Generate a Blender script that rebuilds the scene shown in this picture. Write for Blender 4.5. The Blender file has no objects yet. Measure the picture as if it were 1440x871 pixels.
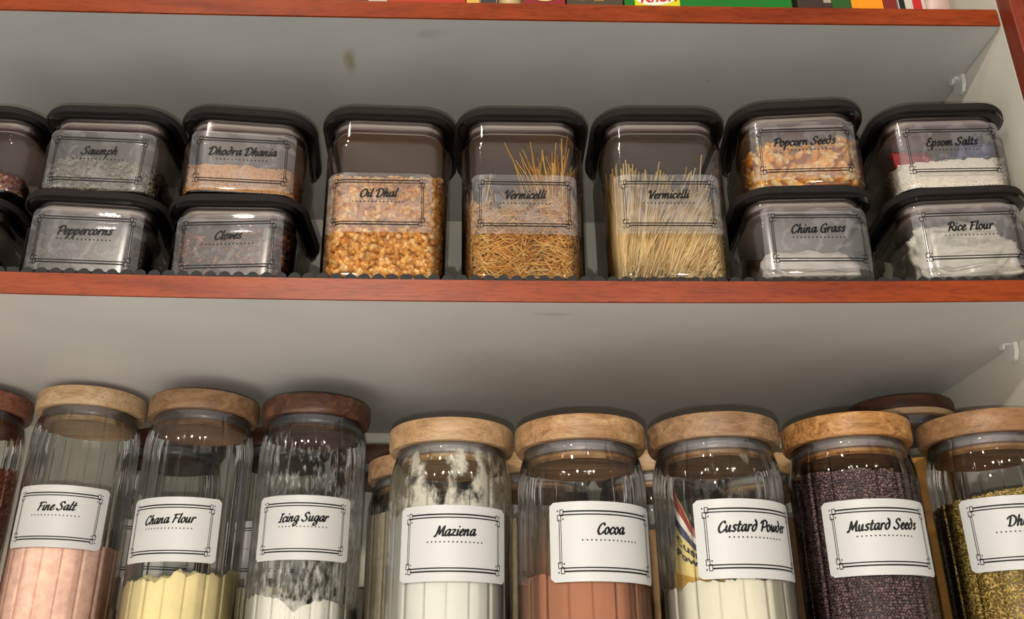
import bpy, math, random
import numpy as np
from mathutils import Vector, Matrix, noise
rnd = random.Random(7)
npr = np.random.default_rng(11)
C = bpy.context.scene.collection
PI = math.pi

# ------------------------------------------------------------------ camera
CZ, YAW, PITCH, ROLL, FPX = -0.3126, 0.03312, 0.41161, -0.0074, 1290.7
fw = Vector((math.sin(YAW)*math.cos(PITCH), math.cos(YAW)*math.cos(PITCH), math.sin(PITCH)))
rt = Vector((math.cos(YAW), -math.sin(YAW), 0)); up = rt.cross(fw)
r2 = rt*math.cos(ROLL)+up*math.sin(ROLL); u2 = up*math.cos(ROLL)-rt*math.sin(ROLL)
cam = bpy.data.cameras.new('camera'); camo = bpy.data.objects.new('camera', cam); C.objects.link(camo)
camo.matrix_world = Matrix(((r2.x, u2.x, -fw.x, 0), (r2.y, u2.y, -fw.y, -0.65), (r2.z, u2.z, -fw.z, CZ), (0, 0, 0, 1)))
cam.sensor_width = 36; cam.lens = FPX/1440*36; cam.clip_start = 0.01
bpy.context.scene.camera = camo

# ------------------------------------------------------------------ world, lamps, exposure
w = bpy.data.worlds.new('room_light'); bpy.context.scene.world = w; w.use_nodes = True
w.node_tree.nodes['Background'].inputs[0].default_value = (1.0, 0.95, 0.88, 1)
w.node_tree.nodes['Background'].inputs[1].default_value = 0.25
def lamp(name, kind, loc, energy, size, col, target=None, sx=None):
    l = bpy.data.lights.new(name, kind); l.energy = energy; l.color = col
    if kind == 'AREA':
        l.shape = 'DISK' if sx is None else 'RECTANGLE'; l.size = size
        if sx: l.size_y = sx
    else: l.shadow_soft_size = size
    o = bpy.data.objects.new(name, l); C.objects.link(o); o.location = loc
    if target is not None: o.rotation_euler = (Vector(target)-Vector(loc)).to_track_quat('-Z', 'Y').to_euler()
    return o
WARM = (1.0, 0.90, 0.76)
lamp('ceiling_lamp', 'AREA', (-0.6, -3.4, 1.12), 78, 0.16, WARM, (0.2, 0, 0))
lamp('ceiling_lamp', 'AREA', (-0.62, -1.40, 1.17), 4.5, 0.13, WARM, (-0.1, 0, 0))
lamp('ceiling_lamp', 'AREA', (0.9, -3.4, 1.12), 22, 0.13, WARM, (0.1, 0, 0))
lamp('ceiling_lamp', 'AREA', (-2.2, -3.4, 1.12), 18, 0.13, WARM, (0.1, 0, 0))
lamp('phone_light', 'POINT', (-0.006, -0.655, CZ-0.022), 10.0, 0.003, (1.0, 0.95, 0.88))
lamp('added_fill_left', 'AREA', (-0.8, -0.8, -0.95), 10, 1.3, (1.0, 0.96, 0.88), (-0.45, 0.1, 0.0), 1.0)  # added fill lamp, stands in for bounce off an unseen worktop
lamp('added_fill_front', 'AREA', (0.3, -2.7, -1.15), 20, 2.4, (1.0, 0.93, 0.84), (0.1, 0.2, 0.2), 1.6)  # added fill lamp, lifts the shelf undersides like bounce from the floor
sc = bpy.context.scene
sc.view_settings.view_transform = 'Standard'; sc.view_settings.look = 'None'
sc.view_settings.gamma = 1; sc.view_settings.use_curve_mapping = False
sc.view_settings.exposure = -0.36
sc.cycles.transparent_max_bounces = 40; sc.cycles.max_bounces = 10
sc.cycles.use_denoising = True
sc.cycles.sample_clamp_indirect = 4

# ------------------------------------------------------------------ materials
def mat(name):
    m = bpy.data.materials.new(name); m.use_nodes = True; nt = m.node_tree
    b = nt.nodes['Principled BSDF']; return m, nt, b
def N(nt, t, **k):
    n = nt.nodes.new(t)
    for a, v in k.items():
        if a in n.inputs: n.inputs[a].default_value = v
        else: setattr(n, a, v)
    return n
def ramp(nt, stops):
    r = nt.nodes.new('ShaderNodeValToRGB'); e = r.color_ramp.elements
    while len(e) < len(stops): e.new(0.5)
    for i, (p, c) in enumerate(stops): e[i].position = p; e[i].color = (*c, 1) if len(c) == 3 else c
    return r
def srgb(r, g, b):
    f = lambda v: ((v/255+0.055)/1.055)**2.4 if v > 10 else v/255/12.92
    return (f(r), f(g), f(b))
def plain(name, col, rough=0.5, spec=0.5, bump=0, bscale=200, var=0, vscale=30):
    m, nt, b = mat(name)
    b.inputs['Base Color'].default_value = (*col, 1); b.inputs['Roughness'].default_value = rough
    b.inputs['Specular IOR Level'].default_value = spec
    tc = N(nt, 'ShaderNodeTexCoord')
    if var:
        n = N(nt, 'ShaderNodeTexNoise', Scale=vscale, Detail=6.0); nt.links.new(tc.outputs['Object'], n.inputs['Vector'])
        lo = tuple(c*(1-var) for c in col); hi = tuple(min(1, c*(1+var)) for c in col)
        r = ramp(nt, [(0.3, lo), (0.7, hi)]); nt.links.new(n.outputs['Fac'], r.inputs[0]); nt.links.new(r.outputs[0], b.inputs['Base Color'])
    if bump:
        n = N(nt, 'ShaderNodeTexNoise', Scale=bscale, Detail=4.0); nt.links.new(tc.outputs['Object'], n.inputs['Vector'])
        bp = N(nt, 'ShaderNodeBump', Strength=bump, Distance=0.002); nt.links.new(n.outputs['Fac'], bp.inputs['Height']); nt.links.new(bp.outputs[0], b.inputs['Normal'])
    return m
def vcol(name, rough=0.5, sss=0.0, spec=0.5, trans=0.0):
    m, nt, b = mat(name)
    a = N(nt, 'ShaderNodeVertexColor'); a.layer_name = 'Col'; nt.links.new(a.outputs[0], b.inputs['Base Color'])
    b.inputs['Roughness'].default_value = rough; b.inputs['Specular IOR Level'].default_value = spec
    return m
def glass(name, tint=(0.95, 0.95, 0.93), edge=(0.45, 0.44, 0.42), ior=1.5, rough=0.03, power=3.0):
    m = bpy.data.materials.new(name); m.use_nodes = True; nt = m.node_tree; nt.nodes.clear()
    out = N(nt, 'ShaderNodeOutputMaterial'); tr = N(nt, 'ShaderNodeBsdfTransparent'); gl = N(nt, 'ShaderNodeBsdfGlossy', Roughness=rough)
    gl.inputs['Color'].default_value = (1, 1, 1, 1)
    lw = N(nt, 'ShaderNodeLayerWeight', Blend=0.5); pw = N(nt, 'ShaderNodeMath', operation='POWER'); pw.inputs[1].default_value = power
    nt.links.new(lw.outputs['Facing'], pw.inputs[0])
    mc = N(nt, 'ShaderNodeMix', data_type='RGBA'); mc.inputs[6].default_value = (*tint, 1); mc.inputs[7].default_value = (*edge, 1)
    nt.links.new(pw.outputs[0], mc.inputs[0]); nt.links.new(mc.outputs[2], tr.inputs['Color'])
    fr = N(nt, 'ShaderNodeFresnel', IOR=ior); mx = N(nt, 'ShaderNodeMixShader')
    nt.links.new(fr.outputs[0], mx.inputs[0]); nt.links.new(tr.outputs[0], mx.inputs[1]); nt.links.new(gl.outputs[0], mx.inputs[2])
    nt.links.new(mx.outputs[0], out.inputs[0]); return m
def film(name, amount, col=(0.8, 0.8, 0.82), rough=0.25, gloss=0.06, blot=0):
    m = bpy.data.materials.new(name); m.use_nodes = True; nt = m.node_tree; nt.nodes.clear()
    out = N(nt, 'ShaderNodeOutputMaterial'); tr = N(nt, 'ShaderNodeBsdfTransparent'); df = N(nt, 'ShaderNodeBsdfDiffuse'); df.inputs[0].default_value = (*col, 1)
    gl = N(nt, 'ShaderNodeBsdfGlossy', Roughness=rough)
    a = N(nt, 'ShaderNodeMixShader'); a.inputs[0].default_value = amount
    if blot:   # where the film has not wetted out against the wall it looks paler
        tc = N(nt, 'ShaderNodeTexCoord'); n = N(nt, 'ShaderNodeTexNoise', Scale=55.0, Detail=5.0, Distortion=1.2); nt.links.new(tc.outputs['Object'], n.inputs['Vector'])
        mr = N(nt, 'ShaderNodeMapRange'); mr.inputs[1].default_value = .50; mr.inputs[2].default_value = .56; mr.inputs[3].default_value = amount; mr.inputs[4].default_value = blot
        nt.links.new(n.outputs['Fac'], mr.inputs[0]); nt.links.new(mr.outputs[0], a.inputs[0])
    nt.links.new(tr.outputs[0], a.inputs[1]); nt.links.new(df.outputs[0], a.inputs[2])
    b = N(nt, 'ShaderNodeMixShader'); b.inputs[0].default_value = gloss
    nt.links.new(a.outputs[0], b.inputs[1]); nt.links.new(gl.outputs[0], b.inputs[2]); nt.links.new(b.outputs[0], out.inputs[0]); return m
def residue(name, col, thr, soft=0.06, scale=60, zfade=None, stretch=0.5, seed=0.0):
    """powder clinging to the inside of the glass: a noise decides where it sticks"""
    m = bpy.data.materials.new(name); m.use_nodes = True; nt = m.node_tree; nt.nodes.clear()
    out = N(nt, 'ShaderNodeOutputMaterial'); tr = N(nt, 'ShaderNodeBsdfTransparent'); df = N(nt, 'ShaderNodeBsdfDiffuse'); df.inputs[0].default_value = (*col, 1)
    tc = N(nt, 'ShaderNodeTexCoord'); mp = N(nt, 'ShaderNodeMapping'); mp.inputs['Scale'].default_value = (1, 1, stretch); mp.inputs['Location'].default_value = (seed, seed*2, seed*3)
    nt.links.new(tc.outputs['Object'], mp.inputs[0])
    n = N(nt, 'ShaderNodeTexNoise', Scale=float(scale), Detail=8.0, Roughness=0.65); nt.links.new(mp.outputs[0], n.inputs['Vector'])
    src = n.outputs['Fac']
    if zfade:   # the coat is thicker lower down, as it is in the jar
        sx = N(nt, 'ShaderNodeSeparateXYZ'); nt.links.new(tc.outputs['Object'], sx.inputs[0])
        mr = N(nt, 'ShaderNodeMapRange'); mr.inputs[1].default_value = zfade[0]; mr.inputs[2].default_value = zfade[1]; mr.inputs[3].default_value = zfade[2]; mr.inputs[4].default_value = zfade[3]
        nt.links.new(sx.outputs[2], mr.inputs[0]); ad = N(nt, 'ShaderNodeMath', operation='ADD'); nt.links.new(n.outputs['Fac'], ad.inputs[0]); nt.links.new(mr.outputs[0], ad.inputs[1]); src = ad.outputs[0]
    m2 = N(nt, 'ShaderNodeMapRange'); m2.inputs[1].default_value = thr-soft; m2.inputs[2].default_value = thr+soft; nt.links.new(src, m2.inputs[0])
    tl = N(nt, 'ShaderNodeBsdfTranslucent'); tl.inputs[0].default_value = (*col, 1); dd = N(nt, 'ShaderNodeMixShader'); dd.inputs[0].default_value = .35; nt.links.new(df.outputs[0], dd.inputs[1]); nt.links.new(tl.outputs[0], dd.inputs[2])
    mx = N(nt, 'ShaderNodeMixShader'); nt.links.new(m2.outputs[0], mx.inputs[0]); nt.links.new(tr.outputs[0], mx.inputs[1]); nt.links.new(dd.outputs[0], mx.inputs[2]); nt.links.new(mx.outputs[0], out.inputs[0])
    return m
def wood(name, dark, mid, light, axis='X', scale=14.0, seed=0.0, rough=0.4, ringy=0.5, gloss=0.5, stretch=12, coat=0.0):
    m, nt, b = mat(name)
    tc = N(nt, 'ShaderNodeTexCoord'); mp = N(nt, 'ShaderNodeMapping')
    s = {'X': (1, stretch, stretch), 'Y': (stretch, 1, stretch), 'Z': (stretch, stretch, 1)}[axis]
    mp.inputs['Scale'].default_value = s; mp.inputs['Location'].default_value = (seed, seed*1.7, seed*0.6)
    nt.links.new(tc.outputs['Object'], mp.inputs[0])
    n1 = N(nt, 'ShaderNodeTexNoise', Scale=scale, Detail=8.0, Roughness=0.6, Distortion=ringy); nt.links.new(mp.outputs[0], n1.inputs['Vector'])
    r = ramp(nt, [(0.28, dark), (0.5, mid), (0.72, light)]); nt.links.new(n1.outputs['Fac'], r.inputs[0])
    n2 = N(nt, 'ShaderNodeTexNoise', Scale=scale*7, Detail=4.0); nt.links.new(mp.outputs[0], n2.inputs['Vector'])
    r2_ = ramp(nt, [(0.36, (0.62, 0.58, 0.55)), (0.5, (1, 1, 1))]); nt.links.new(n2.outputs['Fac'], r2_.inputs[0])
    mx = N(nt, 'ShaderNodeMix', data_type='RGBA', blend_type='MULTIPLY'); mx.inputs[0].default_value = 0.7
    nt.links.new(r.outputs[0], mx.inputs[6]); nt.links.new(r2_.outputs[0], mx.inputs[7]); nt.links.new(mx.outputs[2], b.inputs['Base Color'])
    b.inputs['Roughness'].default_value = rough; b.inputs['Specular IOR Level'].default_value = gloss
    bp = N(nt, 'ShaderNodeBump', Strength=0.15, Distance=0.0008); nt.links.new(n2.outputs['Fac'], bp.inputs['Height']); nt.links.new(bp.outputs[0], b.inputs['Normal'])
    return m

# ------------------------------------------------------------------ object helpers
def link(name, me, m, parent=None, smooth=False):
    if m is not None: me.materials.append(m)
    if smooth: me.polygons.foreach_set('use_smooth', [True]*len(me.polygons))
    o = bpy.data.objects.new(name, me); C.objects.link(o)
    if parent is not None: o.parent = parent
    return o
def mesh(name, V, F, m, parent=None, smooth=False, cols=None):
    me = bpy.data.meshes.new(name)
    if isinstance(V, np.ndarray) and isinstance(F, np.ndarray):
        me.vertices.add(len(V)); me.vertices.foreach_set('co', V.astype(np.float32).ravel())
        k = F.shape[1]; me.loops.add(F.size); me.loops.foreach_set('vertex_index', F.astype(np.int32).ravel())
        me.polygons.add(len(F)); me.polygons.foreach_set('loop_start', np.arange(0, F.size, k, dtype=np.int32)); me.polygons.foreach_set('loop_total', np.full(len(F), k, np.int32))
        me.update(calc_edges=True)
    else: me.from_pydata([tuple(v) for v in V], [], F); me.update()
    if cols is not None:
        a = me.color_attributes.new('Col', 'FLOAT_COLOR', 'POINT')
        a.data.foreach_set('color', np.hstack([cols, np.ones((len(cols), 1))]).astype(np.float32).ravel())
    return link(name, me, m, parent, smooth)
def tag(o, label, cat, group=None, kind=None):
    if label: o['label'] = label
    if cat: o['category'] = cat
    if group: o['group'] = group
    if kind: o['kind'] = kind
    return o
def empty(name, loc, rz=0.0, **k):
    o = bpy.data.objects.new(name, None); o.empty_display_size = 0.02; C.objects.link(o); o.location = loc; o.rotation_euler = (0, 0, rz); return o
def box(V, F, x0, x1, y0, y1, z0, z1):
    b = len(V); V += [(x0, y0, z0), (x1, y0, z0), (x1, y1, z0), (x0, y1, z0), (x0, y0, z1), (x1, y0, z1), (x1, y1, z1), (x0, y1, z1)]
    F += [tuple(b+i for i in f) for f in ((0, 3, 2, 1), (4, 5, 6, 7), (0, 1, 5, 4), (1, 2, 6, 5), (2, 3, 7, 6), (3, 0, 4, 7))]
def boxobj(name, m, parent, *d, bevel=0):
    V, F = [], []; box(V, F, *d); o = mesh(name, V, F, m, parent)
    if bevel:
        b = o.modifiers.new('bevel', 'BEVEL'); b.width = bevel; b.segments = 2
    return o
def rings(loops, cap0=True, cap1=True):
    """loops: list of equally long closed point loops -> verts, quads and end caps"""
    V = [p for l in loops for p in l]; n = len(loops[0]); F = []
    for k in range(len(loops)-1):
        for i in range(n): F.append((k*n+i, k*n+(i+1) % n, (k+1)*n+(i+1) % n, (k+1)*n+i))
    if cap0: F.append(tuple(reversed(range(n))))
    if cap1: F.append(tuple((len(loops)-1)*n+i for i in range(n)))
    return V, F
def autosmooth(o, ang=35):
    me = o.data; me.polygons.foreach_set('use_smooth', [True]*len(me.polygons))
    me.set_sharp_from_angle(angle=math.radians(ang))
    return o

# ---- rounded square
def rsq(h, r, z, nc=8, ns=6, d=None):
    d = h if d is None else d; P = []
    for (cx, cy, a0) in ((h-r, -(d-r), -PI/2), (h-r, d-r, 0), (-(h-r), d-r, PI/2), (-(h-r), -(d-r), PI)):
        for i in range(nc+1):
            a = a0+PI/2*i/nc; P.append((cx+r*math.cos(a), cy+r*math.sin(a), z))
    return P
def rsq_front(u, h, r):
    """point and normal at arc length u from the middle of the front face"""
    s = 1 if u >= 0 else -1; u = abs(u); f = h-r; q = r*PI/2
    if u <= f: return (s*u, -h, 0, -1)
    if u <= f+q:
        a = (u-f)/r; return (s*(f+r*math.sin(a)), -(h-r)-r*math.cos(a), s*math.sin(a), -math.cos(a))
    return (s*h, -(h-r)+(u-f-q), s, 0)

# ------------------------------------------------------------------ brush lettering
G = {
 'a': (10.6, [[(7.8,9),(5.2,9.9),(2,7.5),(1,3.2),(2.8,.4),(5.6,2),(8,7)], [(9,10.2),(8,4.5),(8.1,1.2),(9.6,.5),(12,2.8)]]),
 'c': (8, [[(7.5,8),(5.5,10),(2,7.5),(1,3.5),(3,.2),(6,1),(8.5,3)]]),
 'd': (10.5, [[(8,8.5),(5,9.6),(1.5,6.5),(1,2.5),(3.5,.2),(7,3),(8.6,9),(7.6,14),(5,17)]]),
 'e': (8, [[(1.5,4),(5,5.5),(7,8),(5.5,10),(2.5,8),(1,4),(3,.3),(6,.8),(8.5,3)]]),
 'g': (10.5, [[(8.5,9),(5,10),(1.5,7),(1,3.5),(3,1),(6,2.5),(8.5,8)], [(8.9,9.8),(8,1),(7,-5),(4,-7.5),(1,-6),(2,-3),(6,-.5),(11,2.4)]]),
 'h': (10.5, [[(4,17),(2.5,8),(1,0)], [(2,5),(5,9),(7.5,9.5),(7.5,6),(7,2),(8,.3),(10.5,1.5)]]),
 'i': (4.5, [[(2.5,9.8),(1.5,4),(2,.5),(4.8,1.8)], [(3.6,14.6),(3.7,13.8)]]),
 'l': (5, [[(4.2,17),(2.5,9),(1.6,3),(2.5,.3),(5,1.8)]]),
 'm': (15, [[(2,9.8),(1,0)], [(1.6,5),(4.5,9.3),(6.5,9),(6,4),(5.5,0)], [(6.2,5),(9.5,9.3),(11.5,9),(11,4),(11.3,.5),(15,1.6)]]),
 'n': (10.8, [[(2,9.8),(1,0)], [(1.6,5),(5,9.3),(7.2,9),(6.8,4),(7.2,.5),(10.8,1.6)]]),
 'o': (9, [[(5,10),(2,8),(1,4),(3,.2),(6.5,1.5),(8,6),(5.5,9.8),(4,9)]]),
 'p': (10, [[(2.5,9.8),(1.5,0),(.3,-7.5)], [(2,6),(5.5,9.8),(8.2,8),(8,3),(5,.2),(1.8,1.5)]]),
 'r': (7.6, [[(2,9.8),(1,0)], [(1.5,5),(4,9),(6,9.8),(7.4,8.4)]]),
 's': (8, [[(7.2,8.6),(4.8,10),(2.4,8),(4,5.5),(6,3),(4,.4),(.6,1.4)]]),
 't': (6.8, [[(4.5,15),(2.8,7),(2,2),(3.5,.3),(6.8,2)], [(.3,9.8),(7.3,10.2)]]),
 'u': (10.8, [[(2,9.8),(1.2,3.5),(2.8,.3),(5.5,2),(7.8,9.3)], [(8.1,9.8),(7.2,3),(8,.5),(10.8,1.6)]]),
 'v': (9, [[(1,9),(2.5,9.6),(3,3),(3.5,.3),(6.5,4.5),(8,9.5)]]),
 'w': (12.5, [[(1,9),(2.2,9.6),(2,3),(3.8,.4),(6,3.5),(7,8.5)], [(7,8.5),(6.6,3),(8.5,.4),(11,4),(12,9.5)]]),
 'z': (9, [[(1,9),(4,9.8),(7.8,9.3)], [(7.8,9.3),(4,5),(.8,.8)], [(.8,.8),(4,1.2),(8.4,.6)]]),
 'S': (12.5, [[(12,13),(10,16),(6,15.5),(4,12),(6.5,9),(9.5,5.5),(8,1.5),(4,0),(.5,1.5),(-.5,3.5)]]),
 'P': (12, [[(5,15),(3.5,7),(2,0)], [(-.5,12),(2,15),(7,16.5),(12,14.5),(12.5,10),(9,6.5),(4,6.5)]]),
 'D': (15, [[(5,15),(4,7),(3,1)], [(-1,11.5),(2,15),(8,16.5),(13.5,13),(14,7),(10,1.5),(5,0),(1,1)]]),
 'C': (12, [[(11.5,13),(10,16),(5.5,14.5),(2,9),(1.5,4),(4.5,0),(8.5,.8),(11.5,4)]]),
 'O': (14.5, [[(8.5,16),(4,13.5),(1.5,8),(2.5,2),(7,0),(12,4),(13.5,10),(11,15.5),(7,14)]]),
 'V': (11.5, [[(-.5,12),(1.5,16),(3.5,15),(4.3,6),(4.8,.3)], [(4.8,.3),(8.5,7),(11,12.5),(14,16)]]),
 'G': (13.5, [[(12,13),(10,16),(5.5,14.5),(2,9),(2,3.5),(5.5,0),(9.5,1.5),(11,7)], [(6.5,7),(13.5,7.8)], [(11,7),(10.2,-1)]]),
 'E': (11, [[(11.5,14.5),(7,16.3),(4,13),(6,9.7),(8.5,9)], [(6,9.3),(2,6),(2,2),(5,0),(9,1),(11,3)]]),
 'R': (13, [[(5,15),(3.5,7),(2,0)], [(-.5,12),(2,15),(7,16.5),(11.5,14.5),(11.5,10.5),(8.5,8),(4,7.5)], [(7,8),(9.5,3),(13,0)]]),
 'F': (11.5, [[(5.2,14.8),(4,7),(2.2,0)], [(1.5,14.2),(4,15.4),(8,15.2),(13,16.2)], [(3,8),(6,8.3),(10,9)]]),
 'I': (7.5, [[(3,15.3),(9,15.3)], [(6,15.3),(3.2,.7)], [(0,.5),(6.2,.5)]]),
 'M': (17.5, [[(-1,1),(1.5,.5),(4,8),(5.5,16)], [(5.5,16),(7,9),(8,3)], [(8,3),(11.5,9.5),(15.5,16)], [(15.5,16),(14.5,8),(15,1),(18,1.4)]]),
 ' ': (5.5, []),
}
def spline(P, k=5):
    if len(P) == 2: return [((P[0][0]*(1-t)+P[1][0]*t), (P[0][1]*(1-t)+P[1][1]*t)) for t in (0, .33, .67, 1)]
    Q = [P[0]]+list(P)+[P[-1]]; out = []
    for i in range(1, len(Q)-2):
        a, b, c, d = Q[i-1:i+3]
        for j in range(k):
            t = j/k
            out.append(tuple(0.5*(2*b[q]+(c[q]-a[q])*t+(2*a[q]-5*b[q]+4*c[q]-d[q])*t*t+(3*b[q]-a[q]-3*c[q]+d[q])*t**3) for q in (0, 1)))
    out.append(P[-1]); return out
def lettering(text, size, cx, base, tilt=0.0, wmax=3.8):
    """flat quads (mm) of a slanted brush script; size = mm per glyph unit"""
    adv = sum(G[c][0]+.9 for c in text)*0.84; x = -adv/2; out = []
    for ch in text:
        a, strokes = G[ch]
        for s in strokes:
            pts = [((px*0.84+x+0.24*py), py) for px, py in spline(s)]
            n = len(pts); L, Rr = [], []
            for i, p in enumerate(pts):
                q0 = pts[max(0, i-1)]; q1 = pts[min(n-1, i+1)]; dx, dy = q1[0]-q0[0], q1[1]-q0[1]; l = math.hypot(dx, dy) or 1
                th = math.atan2(dy, dx); wd = wmax*(0.5+0.5*abs(math.sin(th-math.radians(25))))*0.5
                if i == 0 or i == n-1: wd *= 0.72
                L.append((p[0]-dy/l*wd, p[1]+dx/l*wd)); Rr.append((p[0]+dy/l*wd, p[1]-dx/l*wd))
            for i in range(n-1): out.append([L[i], Rr[i], Rr[i+1], L[i+1]])
            for e, o_ in ((0, 1), (n-1, n-2)):
                p = pts[e]; wd = wmax*0.33; out.append([(p[0]+wd*math.cos(k*PI/3), p[1]+wd*math.sin(k*PI/3)) for k in range(6)])
        x += (a+.9)*0.84
    ct, st = math.cos(tilt), math.sin(tilt)
    return [[(cx+size*(ct*p[0]-st*p[1]), base+size*(st*p[0]+ct*p[1])) for p in q] for q in out]
def label_print(text, dx=0.0, tilt=0.0):
    """frame, corner squares, row of small crosses and the word, as polygons in mm on a 90 x 56 label"""
    Q = []; W, H = 37.0, 20.0
    def rect(x0, x1, y0, y1, n=1):
        for i in range(n):
            a = x0+(x1-x0)*i/n; b = x0+(x1-x0)*(i+1)/n; Q.append([(a, y0), (b, y0), (b, y1), (a, y1)])
    for s in (1, -1):
        rect(-W+2.4, W-2.4, s*(H+.9)-.58, s*(H+.9)+.58, 16); rect(-W+.8, W-.8, s*(H-1.4)-.46, s*(H-1.4)+.46, 16)
        rect(s*(W-.9)-.24, s*(W-.9)+.24, -H+4, H-4); rect(s*(W+.5)-.28, s*(W+.5)+.28, -H+4, H-4)
    def frame(cx, cy, a, b, t=.3):
        rect(cx-a, cx+a, cy+b-t, cy+b+t); rect(cx-a, cx+a, cy-b-t, cy-b+t); rect(cx-a-t, cx-a+t, cy-b, cy+b); rect(cx+a-t, cx+a+t, cy-b, cy+b)
    for sx in (1, -1):
        for sy in (1, -1):
            frame(sx*(W-1.5), sy*(H+.2), 1.2, 2.1); frame(sx*(W+.3), sy*(H-3.4), 1.35, 2.0)
            for px, py in ((W+1.5, H+1.6), (W-2.6, H-4.3)):
                Q.append([(sx*px+0.62*math.cos(k*PI/3), sy*py+.68*math.sin(k*PI/3)) for k in range(6)])
    for k in range(14):
        x = -20.8+k*3.2+dx; rect(x-.6, x+.6, 0.4-.3, 0.4+.3); rect(x-.3, x+.3, 0.4-.6, 0.4+.6)
    long = len(text) > 10
    Q += lettering(text, 0.475, dx, 4.8, tilt)
    return Q
def put_print(name, polys, mapf, m, parent, off):
    V, F = [], []
    for q in polys:
        b = len(V); V += [mapf(x*.001, y*.001, off) for x, y in q]; F.append(tuple(range(b, b+len(q))))
    o = mesh(name, V, F, m, parent); return o
def label_sheet(mapf, m, parent, hw=.045, hh=.028, off=.0003, rc=.0025, th=.00015):
    n = 28; V, F = [], []
    for i in range(n+1):
        u = -hw+2*hw*i/n; e = hw-abs(u); y = hh-(rc-math.sqrt(max(0, rc*rc-(rc-e)**2)) if e < rc else 0)
        for zz in (-y, -y*.5, 0, y*.5, y): V.append(mapf(u, zz, off))
    for i in range(n):
        for j in range(4): a = i*5+j; F.append((a, a+5, a+6, a+1))
    return mesh('label', V, F, m, parent, True)

# ------------------------------------------------------------------ shared materials
M_shelf = None
def melamine(name, col, seed, stain=None):
    m, nt, b = mat(name); b.inputs['Roughness'].default_value = 0.42
    tc = N(nt, 'ShaderNodeTexCoord')
    n = N(nt, 'ShaderNodeTexNoise', Scale=9.0, Detail=5.0); nt.links.new(tc.outputs['Object'], n.inputs['Vector'])
    r = ramp(nt, [(0.35, tuple(c*.93 for c in col)), (0.65, col)]); nt.links.new(n.outputs['Fac'], r.inputs[0])
    # sparse dark specks of wear
    n2 = N(nt, 'ShaderNodeTexNoise', Scale=75.0, Detail=2.0); nt.links.new(tc.outputs['Object'], n2.inputs['Vector'])
    r2_ = ramp(nt, [(0.78, (1, 1, 1)), (0.83, (0.55, 0.5, 0.45))]); nt.links.new(n2.outputs['Fac'], r2_.inputs[0])
    mx = N(nt, 'ShaderNodeMix', data_type='RGBA', blend_type='MULTIPLY'); mx.inputs[0].default_value = 1.0
    nt.links.new(r.outputs[0], mx.inputs[6]); nt.links.new(r2_.outputs[0], mx.inputs[7]); last = mx.outputs[2]
    for (sx, sy, rx, ry, sc_) in (stain or []):
        mp = N(nt, 'ShaderNodeMapping'); mp.inputs['Location'].default_value = (-sx/rx, -sy/ry, 0); mp.inputs['Scale'].default_value = (1/rx, 1/ry, 0.0)
        n3 = N(nt, 'ShaderNodeTexNoise', Scale=70.0, Detail=5.0); nt.links.new(tc.outputs['Object'], n3.inputs['Vector'])
        nt.links.new(tc.outputs['Object'], mp.inputs[0]); ln = N(nt, 'ShaderNodeVectorMath', operation='LENGTH'); nt.links.new(mp.outputs[0], ln.inputs[0])
        ad = N(nt, 'ShaderNodeMath', operation='MULTIPLY_ADD'); nt.links.new(n3.outputs['Fac'], ad.inputs[0]); ad.inputs[1].default_value = 1.6; nt.links.new(ln.outputs['Value'], ad.inputs[2])
        r3 = ramp(nt, [(0.35, sc_), (0.85, (1, 1, 1))]); mr = N(nt, 'ShaderNodeMapRange'); mr.inputs[1].default_value = 0.4; mr.inputs[2].default_value = 2.2
        nt.links.new(ad.outputs[0], mr.inputs[0]); nt.links.new(mr.outputs[0], r3.inputs[0])
        m3 = N(nt, 'ShaderNodeMix', data_type='RGBA', blend_type='MULTIPLY'); m3.inputs[0].default_value = 1.0
        nt.links.new(last, m3.inputs[6]); nt.links.new(r3.outputs[0], m3.inputs[7]); last = m3.outputs[2]
    nt.links.new(last, b.inputs['Base Color']); return m
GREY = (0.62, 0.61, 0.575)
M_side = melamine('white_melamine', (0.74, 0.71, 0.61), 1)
M_top = melamine('grey_melamine_shaded', (0.50, 0.495, 0.47), 2, [(-0.128, 0.060, 0.007, 0.02, (0.72, 0.62, 0.45)), (-0.05, 0.02, 0.018, 0.008, (0.86, 0.84, 0.82))])  # same melamine as the middle shelf, darkened: weaker light put into the colour
M_mid = melamine('grey_melamine_mid', GREY, 3, [(0.055, 0.024, 0.016, 0.004, (0.75, 0.74, 0.74))])
M_edge = wood('cherry_edge', srgb(112, 40, 14), srgb(140, 56, 18), srgb(154, 68, 28), 'X', 9.0, 3.0, 0.36, 0.3, 0.3, 7)
M_stile = wood('cherry_stile', srgb(108, 38, 18), srgb(128, 46, 22), srgb(138, 56, 30), 'Z', 9.0, 5.0, 0.42, 0.3, 0.5, 7)
M_black = plain('black_lid_plastic', srgb(36, 32, 31), 0.75, 0.15)
M_liner = plain('black_liner', srgb(34, 33, 33), 0.6, 0.3)
M_plastic = glass('clear_plastic', (0.93, 0.925, 0.92), (0.58, 0.55, 0.53), 1.5, 0.05)
M_glass = glass('clear_glass', (0.95, 0.955, 0.94), (0.84, 0.84, 0.81), 1.5, 0.03, 3.4)
M_groove = glass('glass_groove', (0.86, 0.86, 0.84), (0.68, 0.68, 0.66), 1.5, 0.08, 1.5)
M_film = film('clear_label_film', 0.10, (0.62, 0.61, 0.63), 0.22, 0.05, 0.19)
M_white = plain('white_label_paper', (0.55, 0.55, 0.54), 0.38, 0.4)
M_ink = plain('black_ink', (0.008, 0.008, 0.010), 0.5, 0.2)
M_ring = film('grey_silicone', 0.5, (0.40, 0.42, 0.47), 0.35, 0.05)
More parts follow.
